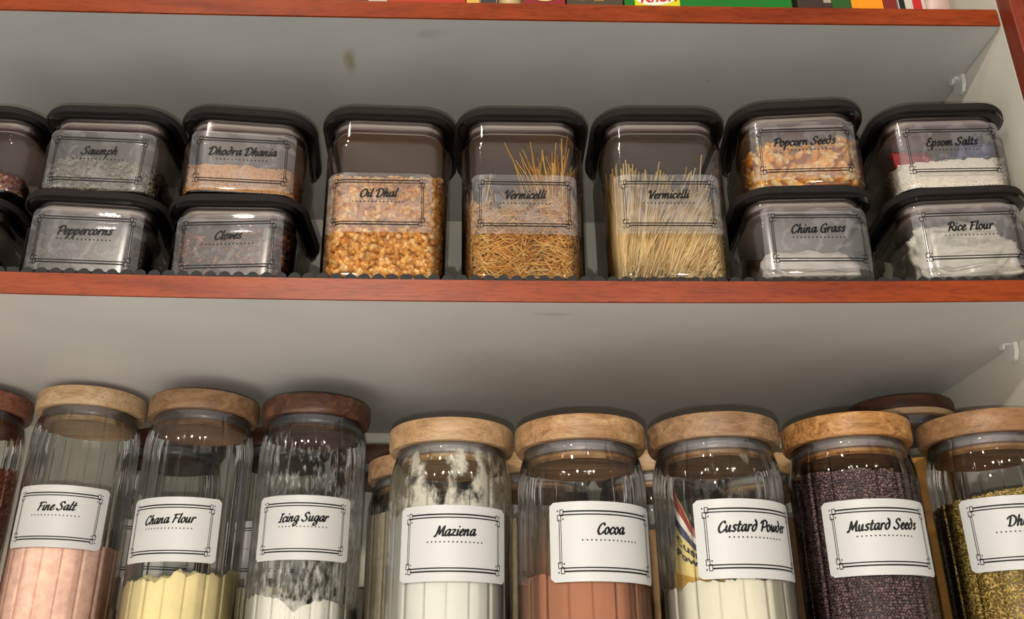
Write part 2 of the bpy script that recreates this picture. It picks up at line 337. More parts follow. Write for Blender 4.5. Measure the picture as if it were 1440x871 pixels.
M_peg = plain('white_peg_plastic', (0.66, 0.65, 0.63), 0.45)

# ------------------------------------------------------------------ cupboard (setting)
W = 0.4706; ZT = 0.2568; ZB = -0.36
def sag(x, s): return s*(((x-0.05)/0.4)**2-1) if x < 0.05 else s*(((x-0.05)/0.42)**2-1)
def shelf(name, zu, th, s, m, label, x0=-0.95, x1=W-0.0016, y1=0.372):
    o = empty(name, (0, 0, zu)); o['kind'] = 'structure'; o['label'] = label
    for nm, ya, yb, mm in (('board', 0.0012, y1, m), ('edge_band', -0.0008, 0.0012, M_edge)):
        n = 40; L = []
        for i in range(n+1):
            x = x0+(x1-x0)*i/n; z = max(sag(x, s), -s) if x < 0.05 else sag(x, s)
            z = min(z, 0.010)
            L.append([(x, ya, z), (x, yb, z), (x, yb, z+th), (x, ya, z+th)])
        V, F = rings(L); mesh(nm, V, F, mm, o)
    return o
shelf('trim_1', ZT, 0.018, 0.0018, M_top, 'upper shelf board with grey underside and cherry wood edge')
shelf('trim_2', -0.018, 0.018, 0.0042, M_mid, 'middle shelf board with cherry wood edge, under the square containers')
shelf('trim_3', ZB-0.018, 0.018, 0.0, M_mid, 'lower shelf board under the glass jars')
V, F = [], []; box(V, F, W, W+.018, 0, .39, -.5, .75)
o = mesh('wall_right', V, F, M_side); o['kind'] = 'structure'; o['label'] = 'white melamine right side panel of the cupboard'
V, F = [], []; box(V, F, -.97, W, .385, .395, -.5, .75)
o = mesh('wall_back', V, F, M_side); o['kind'] = 'structure'; o['label'] = 'pale back panel of the cupboard'
V, F = [], []; box(V, F, -.97, -.952, 0, .39, -.5, .75)
o = mesh('wall_left', V, F, M_side); o['kind'] = 'structure'
V, F = [], []; box(V, F, W, W+.055, -.018, -.0005, -.5, .75)
o = mesh('trim_4', V, F, M_stile); o['kind'] = 'structure'; o['label'] = 'red brown wooden front post at the right side of the cupboard'
b = o.modifiers.new('bevel', 'BEVEL'); b.width = 0.0012; b.segments = 2
def peg(loc, label):
    o = empty('shelf_peg', loc); tag(o, label, 'shelf support', 'shelf supports')
    # flange: a pentagonal plate tapering downwards, with a pin block
    P = [(-.0, -.009, 0), (-.0, .009, 0), (-.0, .009, -.012), (-.0, .002, -.0185), (-.0, -.004, -.0185), (-.0, -.009, -.012)]
    V = [(x-.001, y, z) for x, y, z in P]+[(x-.0045, y*.82, z*.92-.0006) for x, y, z in P]; n = len(P)
    F = [tuple(range(n)), tuple(reversed(range(n, 2*n)))]+[(i, (i+1) % n, n+(i+1) % n, n+i) for i in range(n)]
    a = mesh('flange', V, F, M_peg, o); bb = a.modifiers.new('bevel', 'BEVEL'); bb.width = .0008; bb.segments = 2
    boxobj('arm', M_peg, o, -.009, -.004, -.005, .005, -.0045, -.0002, bevel=.001)
    L = [[(-.009-.002*k, .0035*math.cos(t*PI/6), -.0042+.0035*math.sin(t*PI/6)) for t in range(12)] for k in (0, 1)]
    V, F = rings(L); mesh('pin', V, F, M_peg, o)
    return o
peg((W, .078, ZT-.0002+.0016), 'white plastic shelf support under the upper shelf at the side panel')
peg((W, .098, -.0182+.0036), 'white plastic shelf support under the middle shelf at the side panel')

# ribbed liner: half-round ribs running front to back
p_, F = 0.01085, []
prof = []; x = -0.62
while x < W-.004:
    for k in range(9):
        a = PI-PI*k/8; prof.append((x+p_/2+math.cos(a)*p_*.46, +math.sin(a)*.0054))
    x += p_
n = len(prof); V = []
def yl(x): return max(0.0003, 0.0006+0.0032*max(0, (x+.05)/.5))
for (px, pz) in prof:
    s = sag(px, .0042); s = max(s, -.0042); s = min(s, .010)
    V += [(px, yl(px), s+pz), (px, .35, s+pz), (px, yl(px), s+.0001)]
for i in range(n-1):
    F.append((3*i, 3*i+1, 3*i+4, 3*i+3)); F.append((3*i+2, 3*i, 3*i+3, 3*i+5))
o = mesh('shelf_liner', V, F, M_liner); tag(o, 'black ribbed non-slip liner laid along the middle shelf edge', 'shelf liner')
def shelf_z(x): return min(max(sag(x, .0042), -.0042), .010)

# ------------------------------------------------------------------ grains
def ico(sub=1):
    import bmesh
    bm = bmesh.new(); bmesh.ops.create_icosphere(bm, subdivisions=sub, radius=1); V = np.array([v.co[:] for v in bm.verts]); F = np.array([[v.index for v in f.verts] for f in bm.faces]); bm.free(); return V, F
ICO1 = ico(1); ICO2 = ico(2)
def rotm(n, full=True, zonly=False):
    if zonly:
        a = npr.uniform(0, 2*PI, n); R = np.zeros((n, 3, 3)); R[:, 0, 0] = np.cos(a); R[:, 0, 1] = -np.sin(a); R[:, 1, 0] = np.sin(a); R[:, 1, 1] = np.cos(a); R[:, 2, 2] = 1; return R
    q = npr.normal(size=(n, 4)); q /= np.linalg.norm(q, axis=1)[:, None]; w_, x_, y_, z_ = q.T
    return np.stack([1-2*(y_*y_+z_*z_), 2*(x_*y_-z_*w_), 2*(x_*z_+y_*w_), 2*(x_*y_+z_*w_), 1-2*(x_*x_+z_*z_), 2*(y_*z_-x_*w_), 2*(x_*z_-y_*w_), 2*(y_*z_+x_*w_), 1-2*(x_*x_+y_*y_)], 1).reshape(n, 3, 3)
def scatter(base, P, S, cols, R=None, cfun=None):
    BV, BF = base; n = len(P); R = rotm(n) if R is None else R
    V = np.einsum('nij,nvj->nvi', R, BV[None]*np.asarray(S)[:, None, :])+np.asarray(P)[:, None, :]
    F = (BF[None]+(np.arange(n)*len(BV))[:, None, None]).reshape(-1, BF.shape[1])
    Cc = np.repeat(np.asarray(cols)[:, None, :], len(BV), 1)
    if cfun is not None: Cc = cfun(Cc, BV)
    return V.reshape(-1, 3), F, Cc.reshape(-1, 3)
def palette(n, cs, jit=.12):
    c = np.array(cs)[npr.integers(0, len(cs), n)]; return np.clip(c*(1+npr.normal(0, jit, (n, 1))), 0, 1)
def box_shell(n, h, r, z0, zt, inset=0.0, back=False):
    """random points just inside the walls of a rounded square box"""
    P = []
    while len(P) < n:
        u = npr.uniform(-(h*2.6), h*2.6); x, y, nx, ny = rsq_front(u, h, r)
        top = zt(x, y) if callable(zt) else zt; z = npr.uniform(z0, max(top, z0+.001)); d = inset+abs(npr.normal(0, .0006)); P.append((x-nx*d, y-ny*d, z))
    return np.array(P)
def box_top(n, h, zt):
    x = npr.uniform(-h, h, n); y = npr.uniform(-h, h, n); return np.array([(a, b, zt(a, b)) for a, b in zip(x, y)])
def merge(*parts):
    V, F, K = [], [], []; o = 0
    for v, f, c in parts: V.append(v); F.append(f+o); K.append(c); o += len(v)
    return np.vstack(V), np.vstack(F), np.vstack(K)
def hsurf_box(h, r, z0, zt, n=40, col=(1, 1, 1), jit=0.0, amp=0.0, fs=60):
    """solid heap in a rounded square box; top follows zt(x, y). triangles"""
    V, F, K = [], [], []
    g = np.linspace(-1, 1, n+1)
    def sqr(a, b):   # map the square grid to a rounded square
        m_ = max(abs(a), abs(b))
        if m_ == 0: return (0, 0)
        ang = math.atan2(b, a); c, s = abs(math.cos(ang)), abs(math.sin(ang))
        # radius of rounded square in that direction
        t = h/max(c, s); px, py = t*c, t*s
        if px > h-r and py > h-r:
            # intersect with corner circle
            cx = cy = h-r; B = -(c*cx+s*cy); D_ = B*B-(cx*cx+cy*cy-r*r); t = -B+math.sqrt(max(D_, 0))
        return (t*m_*math.cos(ang), t*m_*math.sin(ang))
    for j in range(n+1):
        for i in range(n+1):
            x, y = sqr(g[i], g[j]); z = zt(x, y)+amp*noise.noise(Vector((x*fs*8, y*fs*8, 3.3))); V.append((x, y, max(z, z0+.0005)))
    for j in range(n):
        for i in range(n): a = j*(n+1)+i; F += [(a, a+1, a+n+2), (a, a+n+2, a+n+1)]
    rim = [i for i in range(n+1)]+[(j+1)*(n+1)-1 for j in range(1, n+1)]+[n*(n+1)+i for i in range(n-1, -1, -1)]+[j*(n+1) for j in range(n-1, 0, -1)]
    b = len(V); m_ = len(rim)
    for i in rim: V.append((V[i][0], V[i][1], z0))
    for i in rim: V.append(V[i])
    for k in range(m_): a, c = b+m_+k, b+m_+(k+1) % m_; F += [(a, b+k, b+(k+1) % m_), (a, b+(k+1) % m_, c)]
    V = np.array(V); K = np.tile(np.array(col), (len(V), 1))*(1+npr.normal(0, jit, (len(V), 1)))
    return V, np.array(F), np.clip(K, 0, 1)
def fbm(x, y, s, seed): return noise.fractal(Vector((x*s, y*s, seed)), 0.8, 2.0, 4)
SIXB = None
def stick(seg=5):
    a = np.arange(seg)*2*PI/seg; V = np.vstack([np.c_[np.cos(a), np.sin(a), np.full(seg, -1)], np.c_[np.cos(a), np.sin(a), np.full(seg, 1.0)]])
    F = []
    for i in range(seg): j = (i+1) % seg; F += [(i, j, seg+j), (i, seg+j, seg+i)]
    F += [(0, seg-k-1, seg-k-2) for k in range(seg-2)]+[(seg, seg+k+1, seg+k+2) for k in range(seg-2)]
    return V, np.array(F)
STICK = stick()
def sticks(A, B, rad, cols):
    A, B = np.array(A), np.array(B); d = B-A; L = np.linalg.norm(d, axis=1); z = d/L[:, None]
    t = np.where(np.abs(z[:, [2]]) > .9, np.array([[1., 0, 0]]), np.array([[0, 0, 1.]])); x = np.cross(t, z); x /= np.linalg.norm(x, axis=1)[:, None]; y = np.cross(z, x)
    R = np.stack([x, y, z], 2); S = np.c_[np.full(len(L), rad), np.full(len(L), rad), L/2]
    return scatter(STICK, (A+B)/2, S, cols, R)

# ------------------------------------------------------------------ square containers
HB, RC = 0.0515, 0.021
def body_h(z, H):   # half width of the body at height z
    return 0.0512+(0.0528-0.0512)*min(1, max(0, z/(H-.030)))
def make_container_meshes(H):
    bh = lambda z: body_h(z, H)
    prof = [(0.0, .043), (.0006, .0480), (.003, .0506), (.0045, bh(.0045)), (.0065, bh(.0065)), (.012, bh(.012)), (H*.5, bh(H*.5)), (H-.036, bh(H-.036)), (H-.0325, .0528), (H-.031, .0528), (H-.0293, .0526), (H-.0275, .0513), (H-.026, .0513), (H-.0125, .0513), (H-.0118, .0545), (H-.0105, .0566), (H-.0074, .0568)]
    L = [rsq(h, max(.008, RC-(.0528-h)*.8), z) for z, h in prof]
    V1, F1 = rings(L, True, False)
    prof2 = [(.0045, .0488)]+[(z, bh(z)-.0018) for z in (.006, .008, .014, H*.5, H-.036)]+[(H-.030, .0510), (H-.026, .0498), (H-.0076, .0498)]
    L2 = [rsq(h, RC-.0035, z) for z, h in prof2]; V2, F2 = rings(L2, True, False)
    V = V1+V2; F = F1+[tuple(i+len(V1) for i in f) for f in F2]
    me = bpy.data.meshes.new('container_body'); me.from_pydata(V, [], F); me.materials.append(M_plastic)
    lp = [(H-.0072, .0540, .026), (H-.0074, .0586, .031), (H-.0068, .0594, .0318), (H-.0022, .0595, .032), (H-.0018, .0589, .0315), (H-.0004, .0587, .0313), (H, .0578, .030)]
    V, F = rings([rsq(h, r, z, 12) for z, h, r in lp])
    ml = bpy.data.meshes.new('lid'); ml.from_pydata(V, [], F); ml.materials.append(M_black)
    # plug with its gasket under the lid
    lp = [(H-.019, .044, .018), (H-.0195, .0465, .019), (H-.0072, .0475, .019)]
    V, F = rings([rsq(h, r, z, 8) for z, h, r in lp]); mp = bpy.data.meshes.new('lid_plug'); mp.from_pydata(V, [], F); mp.materials.append(M_plug)
    lp = [(H-.0185, .0476, .019), (H-.0175, .0486, .020), (H-.0160, .0486, .020), (H-.0150, .0476, .019)]
    V, F = rings([rsq(h, r, z, 8) for z, h, r in lp], False, False); mg = bpy.data.meshes.new('gasket'); mg.from_pydata(V, [], F); mg.materials.append(M_gask)
    return me, ml, mp, mg
M_plug = plain('grey_lid_underside', srgb(178, 168, 164), 0.45, 0.4)
M_gask = plain('dark_gasket', srgb(92, 66, 66), 0.4, 0.5)
MESHES = {h: make_container_meshes(h) for h in (.0835, .1635)}
def container(H, lx, ly, lz, yaw, text, label, tilt=0.0, base=None, haslabel=True, group=None, shift=0, ttilt=0.0):
    hb = body_h(lz-(base or 0), H)
    R_ = Matrix.Rotation(yaw, 3, 'Z'); c = Vector((lx, ly, 0))+R_@Vector((shift, .0520, 0))
    o = empty('storage_container', (c.x, c.y, base), yaw); tag(o, label, 'container', group)
    me, ml, mp, mg = MESHES[H]
    bo = bpy.data.objects.new('container_body', me); C.objects.link(bo); bo.parent = o; autosmooth(bo, 40)
    lo = bpy.data.objects.new('lid', ml); C.objects.link(lo); lo.parent = o; autosmooth(lo, 40)
    for nm, m_ in (('lid_plug', mp), ('gasket', mg)):
        x = bpy.data.objects.new(nm, m_); C.objects.link(x); x.parent = lo; autosmooth(x, 40)
    if haslabel:
        zc = lz-base
        def mapf(u, v, off):
            uu = u*math.cos(tilt)-v*math.sin(tilt)-shift; vv = u*math.sin(tilt)+v*math.cos(tilt); z = zc+vv
            h = body_h(z, H); x, y, nx, ny = rsq_front(uu, h, RC); return (x+nx*off, y+ny*off, z)
        s = label_sheet(mapf, M_film, o, off=.0004)
        put_print('print', label_print(text, 0, ttilt), mapf, M_ink, s, .0007)
    return o
def dg(a): return math.radians(a)
LIN = 0.0064
def base_at(x): return shelf_z(x)+LIN
HS, HT = .0835, .1635
bz = {}
specs = [
 ('pep', HS, -.3308, .032, .0454, 6, 'Peppercorns', 'lower clear square container labelled Peppercorns, dark grains inside, under the Saumph one', 0.8, 0),
 ('clov', HS, -.2128, .032, .0423, 0, 'Cloves', 'lower clear square container labelled Cloves, reddish brown spice inside, under the Dhodra Dhania one', 2.0, 0),
 ('saum', HS, -.3315, .030, .1222, 2, 'Saumph', 'clear square container labelled Saumph, stacked on the Peppercorns one', -1.0, 1),
 ('dhod', HS, -.2088, .028, .1215, 6, 'Dhodra Dhania', 'clear square container labelled Dhodra Dhania, stacked on the Cloves one', 1.0, 1),
 ('oil', HT, -.0888, .017, .0754, 2.5, 'Oil Dhal', 'tall clear container labelled Oil Dhal holding golden split peas', 1.0, 0),
 ('v1', HT, .0334, .015, .0737, 0, 'Vermicelli', 'tall clear container labelled Vermicelli with tangled golden broken strands, beside Oil Dhal', -.2, 0),
 ('v2', HT, .1534, .012, .0737, -.8, 'Vermicelli', 'tall clear container labelled Vermicelli with long straight pale strands, beside the popcorn stack', 0, 0),
 ('china', HS, .2737, .008, .0403, -3, 'China Grass', 'lower clear square container labelled China Grass, under the Popcorn Seeds one', -.8, 0),
 ('rice', HS, .4027, .010, .0449, -6, 'Rice Flour', 'lower clear square container labelled Rice Flour, white bag inside, under the Epsom Salts one', -.6, 0),
 ('pop', HS, .2730, .006, .1239, -6, 'Popcorn Seeds', 'clear square container labelled Popcorn Seeds, stacked on the China Grass one', -1.2, 1),
 ('eps', HS, .4037, .010, .1280, -4, 'Epsom Salts', 'clear square container labelled Epsom Salts, white grains inside, stacked on the Rice Flour one', -.6, 1),
]
CT = {}
for key, H, x, y, z, yaw, text, lab, tl, upper in specs:
    base = base_at(x)
    if upper: base += HS+.0004
    CT[key] = container(H, x, y, z, dg(yaw), text, lab, dg(tl), base, shift={'oil': .0055, 'china': -.004, 'v1': -.001}.get(key, 0), ttilt=dg(1.5))
CT['left_low'] = container(HS, -.462, .040, 0, dg(4), '', 'unlabelled lower square container beside Peppercorns, dark contents with orange bits', 0, base_at(-.46), False)
CT['left_up'] = container(HS, -.448, .034, 0, dg(3), '', 'unlabelled upper square container beside Saumph, a little brownish spice inside', 0, base_at(-.46)+HS+.0004, False)

M_grain = vcol('grain', 0.45); M_gloss = vcol('glossy_grain', 0.32); M_matte = vcol('matte_grain', 0.85, spec=0.2)
def content(key, name, VFK, m, label, cat, smooth=True, kind='stuff'):
    c = CT[key]; V, F, K = VFK; o = mesh(name, V, F, m, None, smooth, K)
    o.location = c.location.copy(); o.rotation_euler = c.rotation_euler.copy(); tag(o, label, cat, None, kind); return o
HI = .0486   # inner half width for fills
def heap(base, slope_x, slope_y, amp, s, seed):
    return lambda x, y: base+slope_x*x+slope_y*y+amp*fbm(x, y, s, seed)
# split peas
zt = heap(.100, .02, .0, .003, 25, 1.0)
P = np.vstack([box_shell(2300, HI-.0002, RC-.004, .006, zt, .0012), box_top(700, HI-.003, zt)])
S = np.tile([.0036, .0036, .0020], (len(P), 1))*npr.uniform(.85, 1.12, (len(P), 1))
gold = [srgb(220, 168, 84), srgb(230, 184, 108), srgb(210, 148, 64), srgb(238, 206, 144), srgb(204, 140, 56)]
content('oil', 'split_peas', merge(scatter(ICO1, P, S, palette(len(P), gold, .1)), hsurf_box(HI-.003, RC-.004, .0055, lambda x, y: zt(x, y)-.003, 24, srgb(190, 126, 50))), M_gloss,
        'golden split peas filling two thirds of the Oil Dhal container', 'split peas')
# popcorn kernels
def kern_base():
    V, F = ICO2; V = V.copy(); t = (V[:, 2]+1)/2; V[:, 0] *= .55+.45*t; V[:, 1] *= .55+.45*t; return V, F
KB = kern_base()
def kcol(Cc, BV):
    t = np.clip((-.25-BV[:, 2])/.6, 0, 1)[None, :, None]; return Cc*(1-t)+np.array(srgb(240, 220, 170))*t
zt = heap(.050, .10, .06, .0045, 30, 2.0)
P = np.vstack([box_shell(430, HI-.0010, RC-.004, .0070, zt, .0024), box_top(260, HI-.005, zt)])
S = np.tile([.0043, .0032, .0056], (len(P), 1))*npr.uniform(.85, 1.1, (len(P), 1))
pc = [srgb(236, 176, 66), srgb(228, 160, 48), srgb(240, 194, 100), srgb(220, 148, 40), srgb(244, 212, 150)]
content('pop', 'popcorn_kernels', merge(scatter(KB, P, S, palette(len(P), pc, .08), None, kcol), hsurf_box(HI-.004, RC-.004, .0055, lambda x, y: zt(x, y)-.005, 20, srgb(160, 96, 20))), M_gloss,
        'yellow and orange popcorn kernels in the Popcorn Seeds container', 'popcorn kernels')
# vermicelli, broken
vc = [srgb(226, 176, 92), srgb(214, 156, 70), srgb(236, 196, 120), srgb(200, 138, 56)]
A, B = [], []
def clampbox(p, h=HI-.001, zlo=.006, zhi=.146, r=.019):
    x, y = min(max(p[0], -h), h), min(max(p[1], -h), h); ex, ey = abs(x)-(h-r), abs(y)-(h-r)
    if ex > 0 and ey > 0 and math.hypot(ex, ey) > r:
        k = r/math.hypot(ex, ey); x = math.copysign(h-r+ex*k, x); y = math.copysign(h-r+ey*k, y)
    return (x, y, min(max(p[2], zlo), zhi))
def zv(x, y): return .074+.02*fbm(x, y, 22, 5.0)+max(0, -y)*.0
for i in range(2300):
    edge = npr.random() < .75
    if edge: u = npr.uniform(-.11, .11); x, y, nx, ny = rsq_front(u, HI-.001, RC-.004); d = abs(npr.normal(0, .003)); x -= nx*d; y -= ny*d; tx, ty = -ny, nx
    else: x, y = npr.uniform(-HI, HI, 2)*.97; a_ = npr.uniform(0, 2*PI); tx, ty = math.cos(a_), math.sin(a_)
    z = npr.uniform(.006, zv(x, y)); l = npr.uniform(.008, .026); el = npr.normal(0.55, .55)*npr.choice([-1, 1]); c_ = math.cos(el); k = npr.choice([-1, 1])
    dx, dy, dz = tx*c_*k*l/2, ty*c_*k*l/2, math.sin(el)*l/2
    A.append(clampbox((x-dx, y-dy, z-dz), zhi=zv(x, y)+.015)); B.append(clampbox((x+dx, y+dy, z+dz), zhi=zv(x, y)+.02))
for i in range(95):   # the tall sheaf at the right
    x0 = .028+npr.normal(0, .009); y0 = -.022+npr.normal(0, .012); ln = npr.normal(-.12, .22); l = npr.uniform(.045, .075)
    A.append(clampbox((x0, y0, .072))); B.append(clampbox((x0+math.sin(ln)*l, y0+npr.normal(0, .006), .072+math.cos(ln)*l)))
for i in range(60):
    x0 = npr.uniform(-.04, .035); ln = npr.normal(.1, .5); l = npr.uniform(.02, .045); y0 = npr.uniform(-.035, .03)
    A.append(clampbox((x0, y0, .070))); B.append(clampbox((x0+math.sin(ln)*l, y0, .070+math.cos(ln)*l)))
A, B = np.array(A), np.array(B); ok = np.linalg.norm(A-B, axis=1) > .004; A, B = A[ok], B[ok]
content('v1', 'broken_vermicelli', merge(sticks(A, B, .00052, palette(len(A), vc, .1)), hsurf_box(HI-.006, RC-.006, .0055, lambda x, y: zv(x, y)-.012, 16, srgb(150, 98, 40))), M_grain,
        'tangled golden broken vermicelli with a tall sheaf at the right', 'vermicelli', False)
# vermicelli, long
vc2 = [srgb(232, 206, 150), srgb(222, 190, 130), srgb(240, 220, 172), srgb(206, 172, 112)]
A, B = [], []
for i in range(1500):
    y = -HI+.0015+abs(npr.normal(0, .010)) if npr.random() < .75 else npr.uniform(-HI, HI)*.95
    x0 = npr.uniform(-HI+.002, HI-.004); t = (x0+HI)/(2*HI)
    ln = npr.normal(.03+.85*t, .13); l = npr.uniform(.03, .105)*(1-.42*t)
    z0 = npr.uniform(.006, .020+.02*t); q = (x0+math.sin(ln)*l, y+npr.normal(0, .003), z0+math.cos(ln)*l)
    if q[0] > HI-.001: f = (HI-.001-x0)/(q[0]-x0); q = (x0+(q[0]-x0)*f, y+(q[1]-y)*f, z0+(q[2]-z0)*f)
    A.append(clampbox((x0, y, z0))); B.append(clampbox(q))
for i in range(26):   # a few strands standing above the rest
    x0 = npr.uniform(-.042, .02); ln = npr.normal(.25, .2) if x0 > -.02 else npr.normal(.02, .12); l = npr.uniform(.10, .125); y = npr.uniform(-.044, .0)
    q = (x0+math.sin(ln)*l, y, .008+math.cos(ln)*l)
    if q[0] > HI: continue
    A.append((x0, y, .008)); B.append(clampbox(q))
for i in range(90):   # left wall bundle
    y = npr.uniform(-HI, 0); A.append(clampbox((-HI+.002+abs(npr.normal(0, .004)), y, .007))); B.append(clampbox((-HI+.004+abs(npr.normal(0, .006)), y+npr.normal(0, .004), npr.uniform(.085, .118))))
A, B = np.array(A), np.array(B); ok = np.linalg.norm(A-B, axis=1) > .006; A, B = A[ok], B[ok]
content('v2', 'straight_vermicelli', merge(sticks(A, B, .00062, palette(len(A), vc2, .08)), hsurf_box(HI-.009, RC-.009, .0055, lambda x, y: .030, 12, srgb(170, 140, 90))), M_grain,
        'long straight pale vermicelli leaning to the right in their container', 'vermicelli', False)
# peppercorns, cloves, fennel, coriander
zt = heap(.046, .0, .0, .006, 40, 8.0)
P = np.vstack([box_shell(1100, HI, RC-.004, .007, zt, .0020), box_top(300, HI-.004, zt)])
S = np.full((len(P), 3), .0022)*npr.uniform(.85, 1.1, (len(P), 1))
content('pep', 'peppercorns', merge(scatter(ICO1, P, S, palette(len(P), [srgb(62, 46, 40), srgb(86, 62, 50), srgb(50, 38, 36)], .15)), hsurf_box(HI-.004, RC-.004, .0055, lambda x, y: zt(x, y)-.004, 16, srgb(48, 36, 32))), M_grain,
        'dark brown peppercorns seen through the Peppercorns container', 'peppercorns')
zt = heap(.052, .08, .0, .005, 40, 9.0)
P = np.vstack([box_shell(700, HI-.0005, RC-.004, .007, zt, .0025), box_top(220, HI-.006, zt)]); n = len(P)
d = npr.normal(size=(n, 3)); d /= np.linalg.norm(d, axis=1)[:, None]; A = P-d*.004; B = P+d*.004
A[:, :2] = np.clip(A[:, :2], -HI+.001, HI-.001); B[:, :2] = np.clip(B[:, :2], -HI+.001, HI-.001); A[:, 2] = np.maximum(A[:, 2], .006); B[:, 2] = np.maximum(B[:, 2], .006)
content('clov', 'cloves', merge(sticks(A, B, .0009, palette(n, [srgb(104, 54, 38), srgb(72, 36, 28), srgb(146, 84, 48)], .2)), scatter(ICO1, B, np.full((n, 3), .0019), palette(n, [srgb(120, 64, 42), srgb(90, 44, 32), srgb(170, 104, 62)], .2)), hsurf_box(HI-.005, RC-.005, .0055, lambda x, y: zt(x, y)-.006, 16, srgb(56, 30, 24))), M_grain,
        'reddish brown cloves in the Cloves container', 'cloves')
zt = heap(.034, -.03, .0, .005, 30, 10.0)
P = np.vstack([box_shell(900, HI, RC-.004, .007, zt, .0012), box_top(500, HI-.004, zt)])
S = np.tile([.0010, .0010, .0034], (len(P), 1))
content('saum', 'fennel_seeds', merge(scatter(ICO1, P, S, palette(len(P), [srgb(140, 136, 114), srgb(118, 114, 98), srgb(162, 156, 132)], .1)), hsurf_box(HI-.003, RC-.004, .0055, lambda x, y: zt(x, y)-.003, 16, srgb(116, 108, 88))), M_grain,
        'dull green fennel seeds low in the Saumph container', 'fennel seeds')
zt = heap(.030, -.02, .0, .003, 30, 12.0)
P = np.vstack([box_shell(1500, HI, RC-.004, .0062, zt, .0008), box_top(900, HI-.003, zt)])
S = np.full((len(P), 3), .0013)*npr.uniform(.5, 1.3, (len(P), 3))
content('dhod', 'crushed_coriander', merge(scatter(ICO1, P, S, palette(len(P), [srgb(206, 158, 102), srgb(222, 180, 124), srgb(184, 134, 80)], .12)), hsurf_box(HI-.0008, RC-.004, .0055, zt, 24, srgb(200, 152, 98), .05, .0015)), M_matte,
        'tan crushed coriander low in the Dhodra Dhania container', 'ground spice')
# left edge containers
zt = heap(.022, -.1, .0, .004, 30, 13.0)
P = np.vstack([box_shell(700, HI, RC-.004, .0062, zt, .0010), box_top(500, HI-.003, zt)]); S = np.full((len(P), 3), .0018)*npr.uniform(.5, 1.3, (len(P), 3))
content('left_up', 'mixed_spice', merge(scatter(ICO1, P, S, palette(len(P), [srgb(150, 100, 92), srgb(176, 140, 116), srgb(120, 66, 66)], .15)), hsurf_box(HI-.001, RC-.004, .0055, zt, 20, srgb(150, 116, 96), .05, .0015)), M_matte,
        'brownish pink spice low in the upper left container', 'spice')
zt = heap(.040, -.1, .0, .006, 30, 14.0)
P = np.vstack([box_shell(800, HI, RC-.004, .0062, zt, .0018), box_top(400, HI-.003, zt)]); S = np.tile([.0035, .0022, .0014], (len(P), 1))*npr.uniform(.6, 1.3, (len(P), 1))
content('left_low', 'dried_spice', merge(scatter(ICO1, P, S, palette(len(P), [srgb(84, 58, 44), srgb(60, 44, 38), srgb(160, 104, 46), srgb(54, 40, 36)], .2)), hsurf_box(HI-.003, RC-.004, .0055, lambda x, y: zt(x, y)-.003, 20, srgb(50, 38, 34))), M_matte,
        'dark dried spice with orange bits in the lower left container', 'spice')
# epsom salt
M_salt = vcol('white_salt', 0.75, spec=0.3)
zt = heap(.034, .05, .05, .004, 40, 15.0)
P = np.vstack([box_shell(1800, HI, RC-.004, .0062, zt, .0006), box_top(1600, HI-.003, zt)]); S = np.full((len(P), 3), .0010)*npr.uniform(.5, 1.4, (len(P), 3))
content('eps', 'epsom_salt', merge(scatter(ICO1, P, S, palette(len(P), [srgb(240, 236, 226)], .03)), hsurf_box(HI-.0008, RC-.004, .0055, zt, 36, srgb(236, 232, 222), .01, .002)), M_salt,
        'white coarse salt heaped in the Epsom Salts container', 'salt')
# crumpled bags
def crumple(w_, d_, h_, seed, amp, n=80, taper=0.5):
    """closed crumpled pouch: a rounded pillow folded by ridged noise; quads"""
    V, F = [], []; m_ = n//2
    for j in range(m_+1):
        v = j/m_; zz = h_*v
        for i in range(n):
            a = 2*PI*i/n; ca, sa = math.cos(a), math.sin(a); e = .38
            x = math.copysign(abs(ca)**e, ca)*w_; y = math.copysign(abs(sa)**e, sa)*d_
            k = min(1, (v/.10+.25))*(1-taper*max(0, v-.35)**1.5); x *= k; y *= k
            p = Vector((x*38, y*38, zz*30+seed)); r1 = max(0, 1-abs(noise.noise(p))*3.2)**2; r3 = max(0, 1-abs(noise.noise(p*2.1+Vector((3, 1, 7))))*3)**2
            d = amp*(r1-.75)+amp*.6*(r3-.7); l = math.hypot(x, y) or 1
            x += x/l*min(d, .002); y += y/l*min(d, .002); z = zz+amp*1.2*noise.noise(p*.9+Vector((9, 4, 2)))*v
            x = max(-HI+.0005, min(HI-.0005, x)); y = max(-HI+.0005, min(HI-.0005, y))
            V.append((x, y, max(z, .0002)))
    for j in range(m_):
        for i in range(n): a = j*n+i; b = j*n+(i+1) % n; F.append((a, b, b+n, a+n))
    c0 = len(V); V.append((0, 0, 0.0)); c1 = len(V); V.append((0, 0, h_*.97))
    for i in range(n): F.append((c0, (i+1) % n, i)); F.append((c1, m_*n+i, m_*n+(i+1) % n))
    return V, F
def bag(key, name, m, label, cat, dims, loc, rot, seed, amp, taper=.5):
    V, F = crumple(*dims, seed, amp, taper=taper); o = mesh(name, V, F, m, None, True); c = CT[key]
    o.matrix_world = Matrix.Translation(c.location)@Matrix.Rotation(c.rotation_euler.z, 4, 'Z')@Matrix.Translation(loc)@Matrix.Rotation(rot[2], 4, 'Z')@Matrix.Rotation(rot[1], 4, 'Y')@Matrix.Rotation(rot[0], 4, 'X')
    tag(o, label, cat); return o
M_bag = plain('milky_bag_plastic', (0.70, 0.68, 0.60), 0.25, 0.6, 0.9, 28)
M_pink = plain('red_pouch', srgb(176, 58, 62), 0.35, 0.5, 0.2, 60); M_blue = plain('blue_pouch', srgb(56, 68, 116), 0.35, 0.5, 0.2, 60)
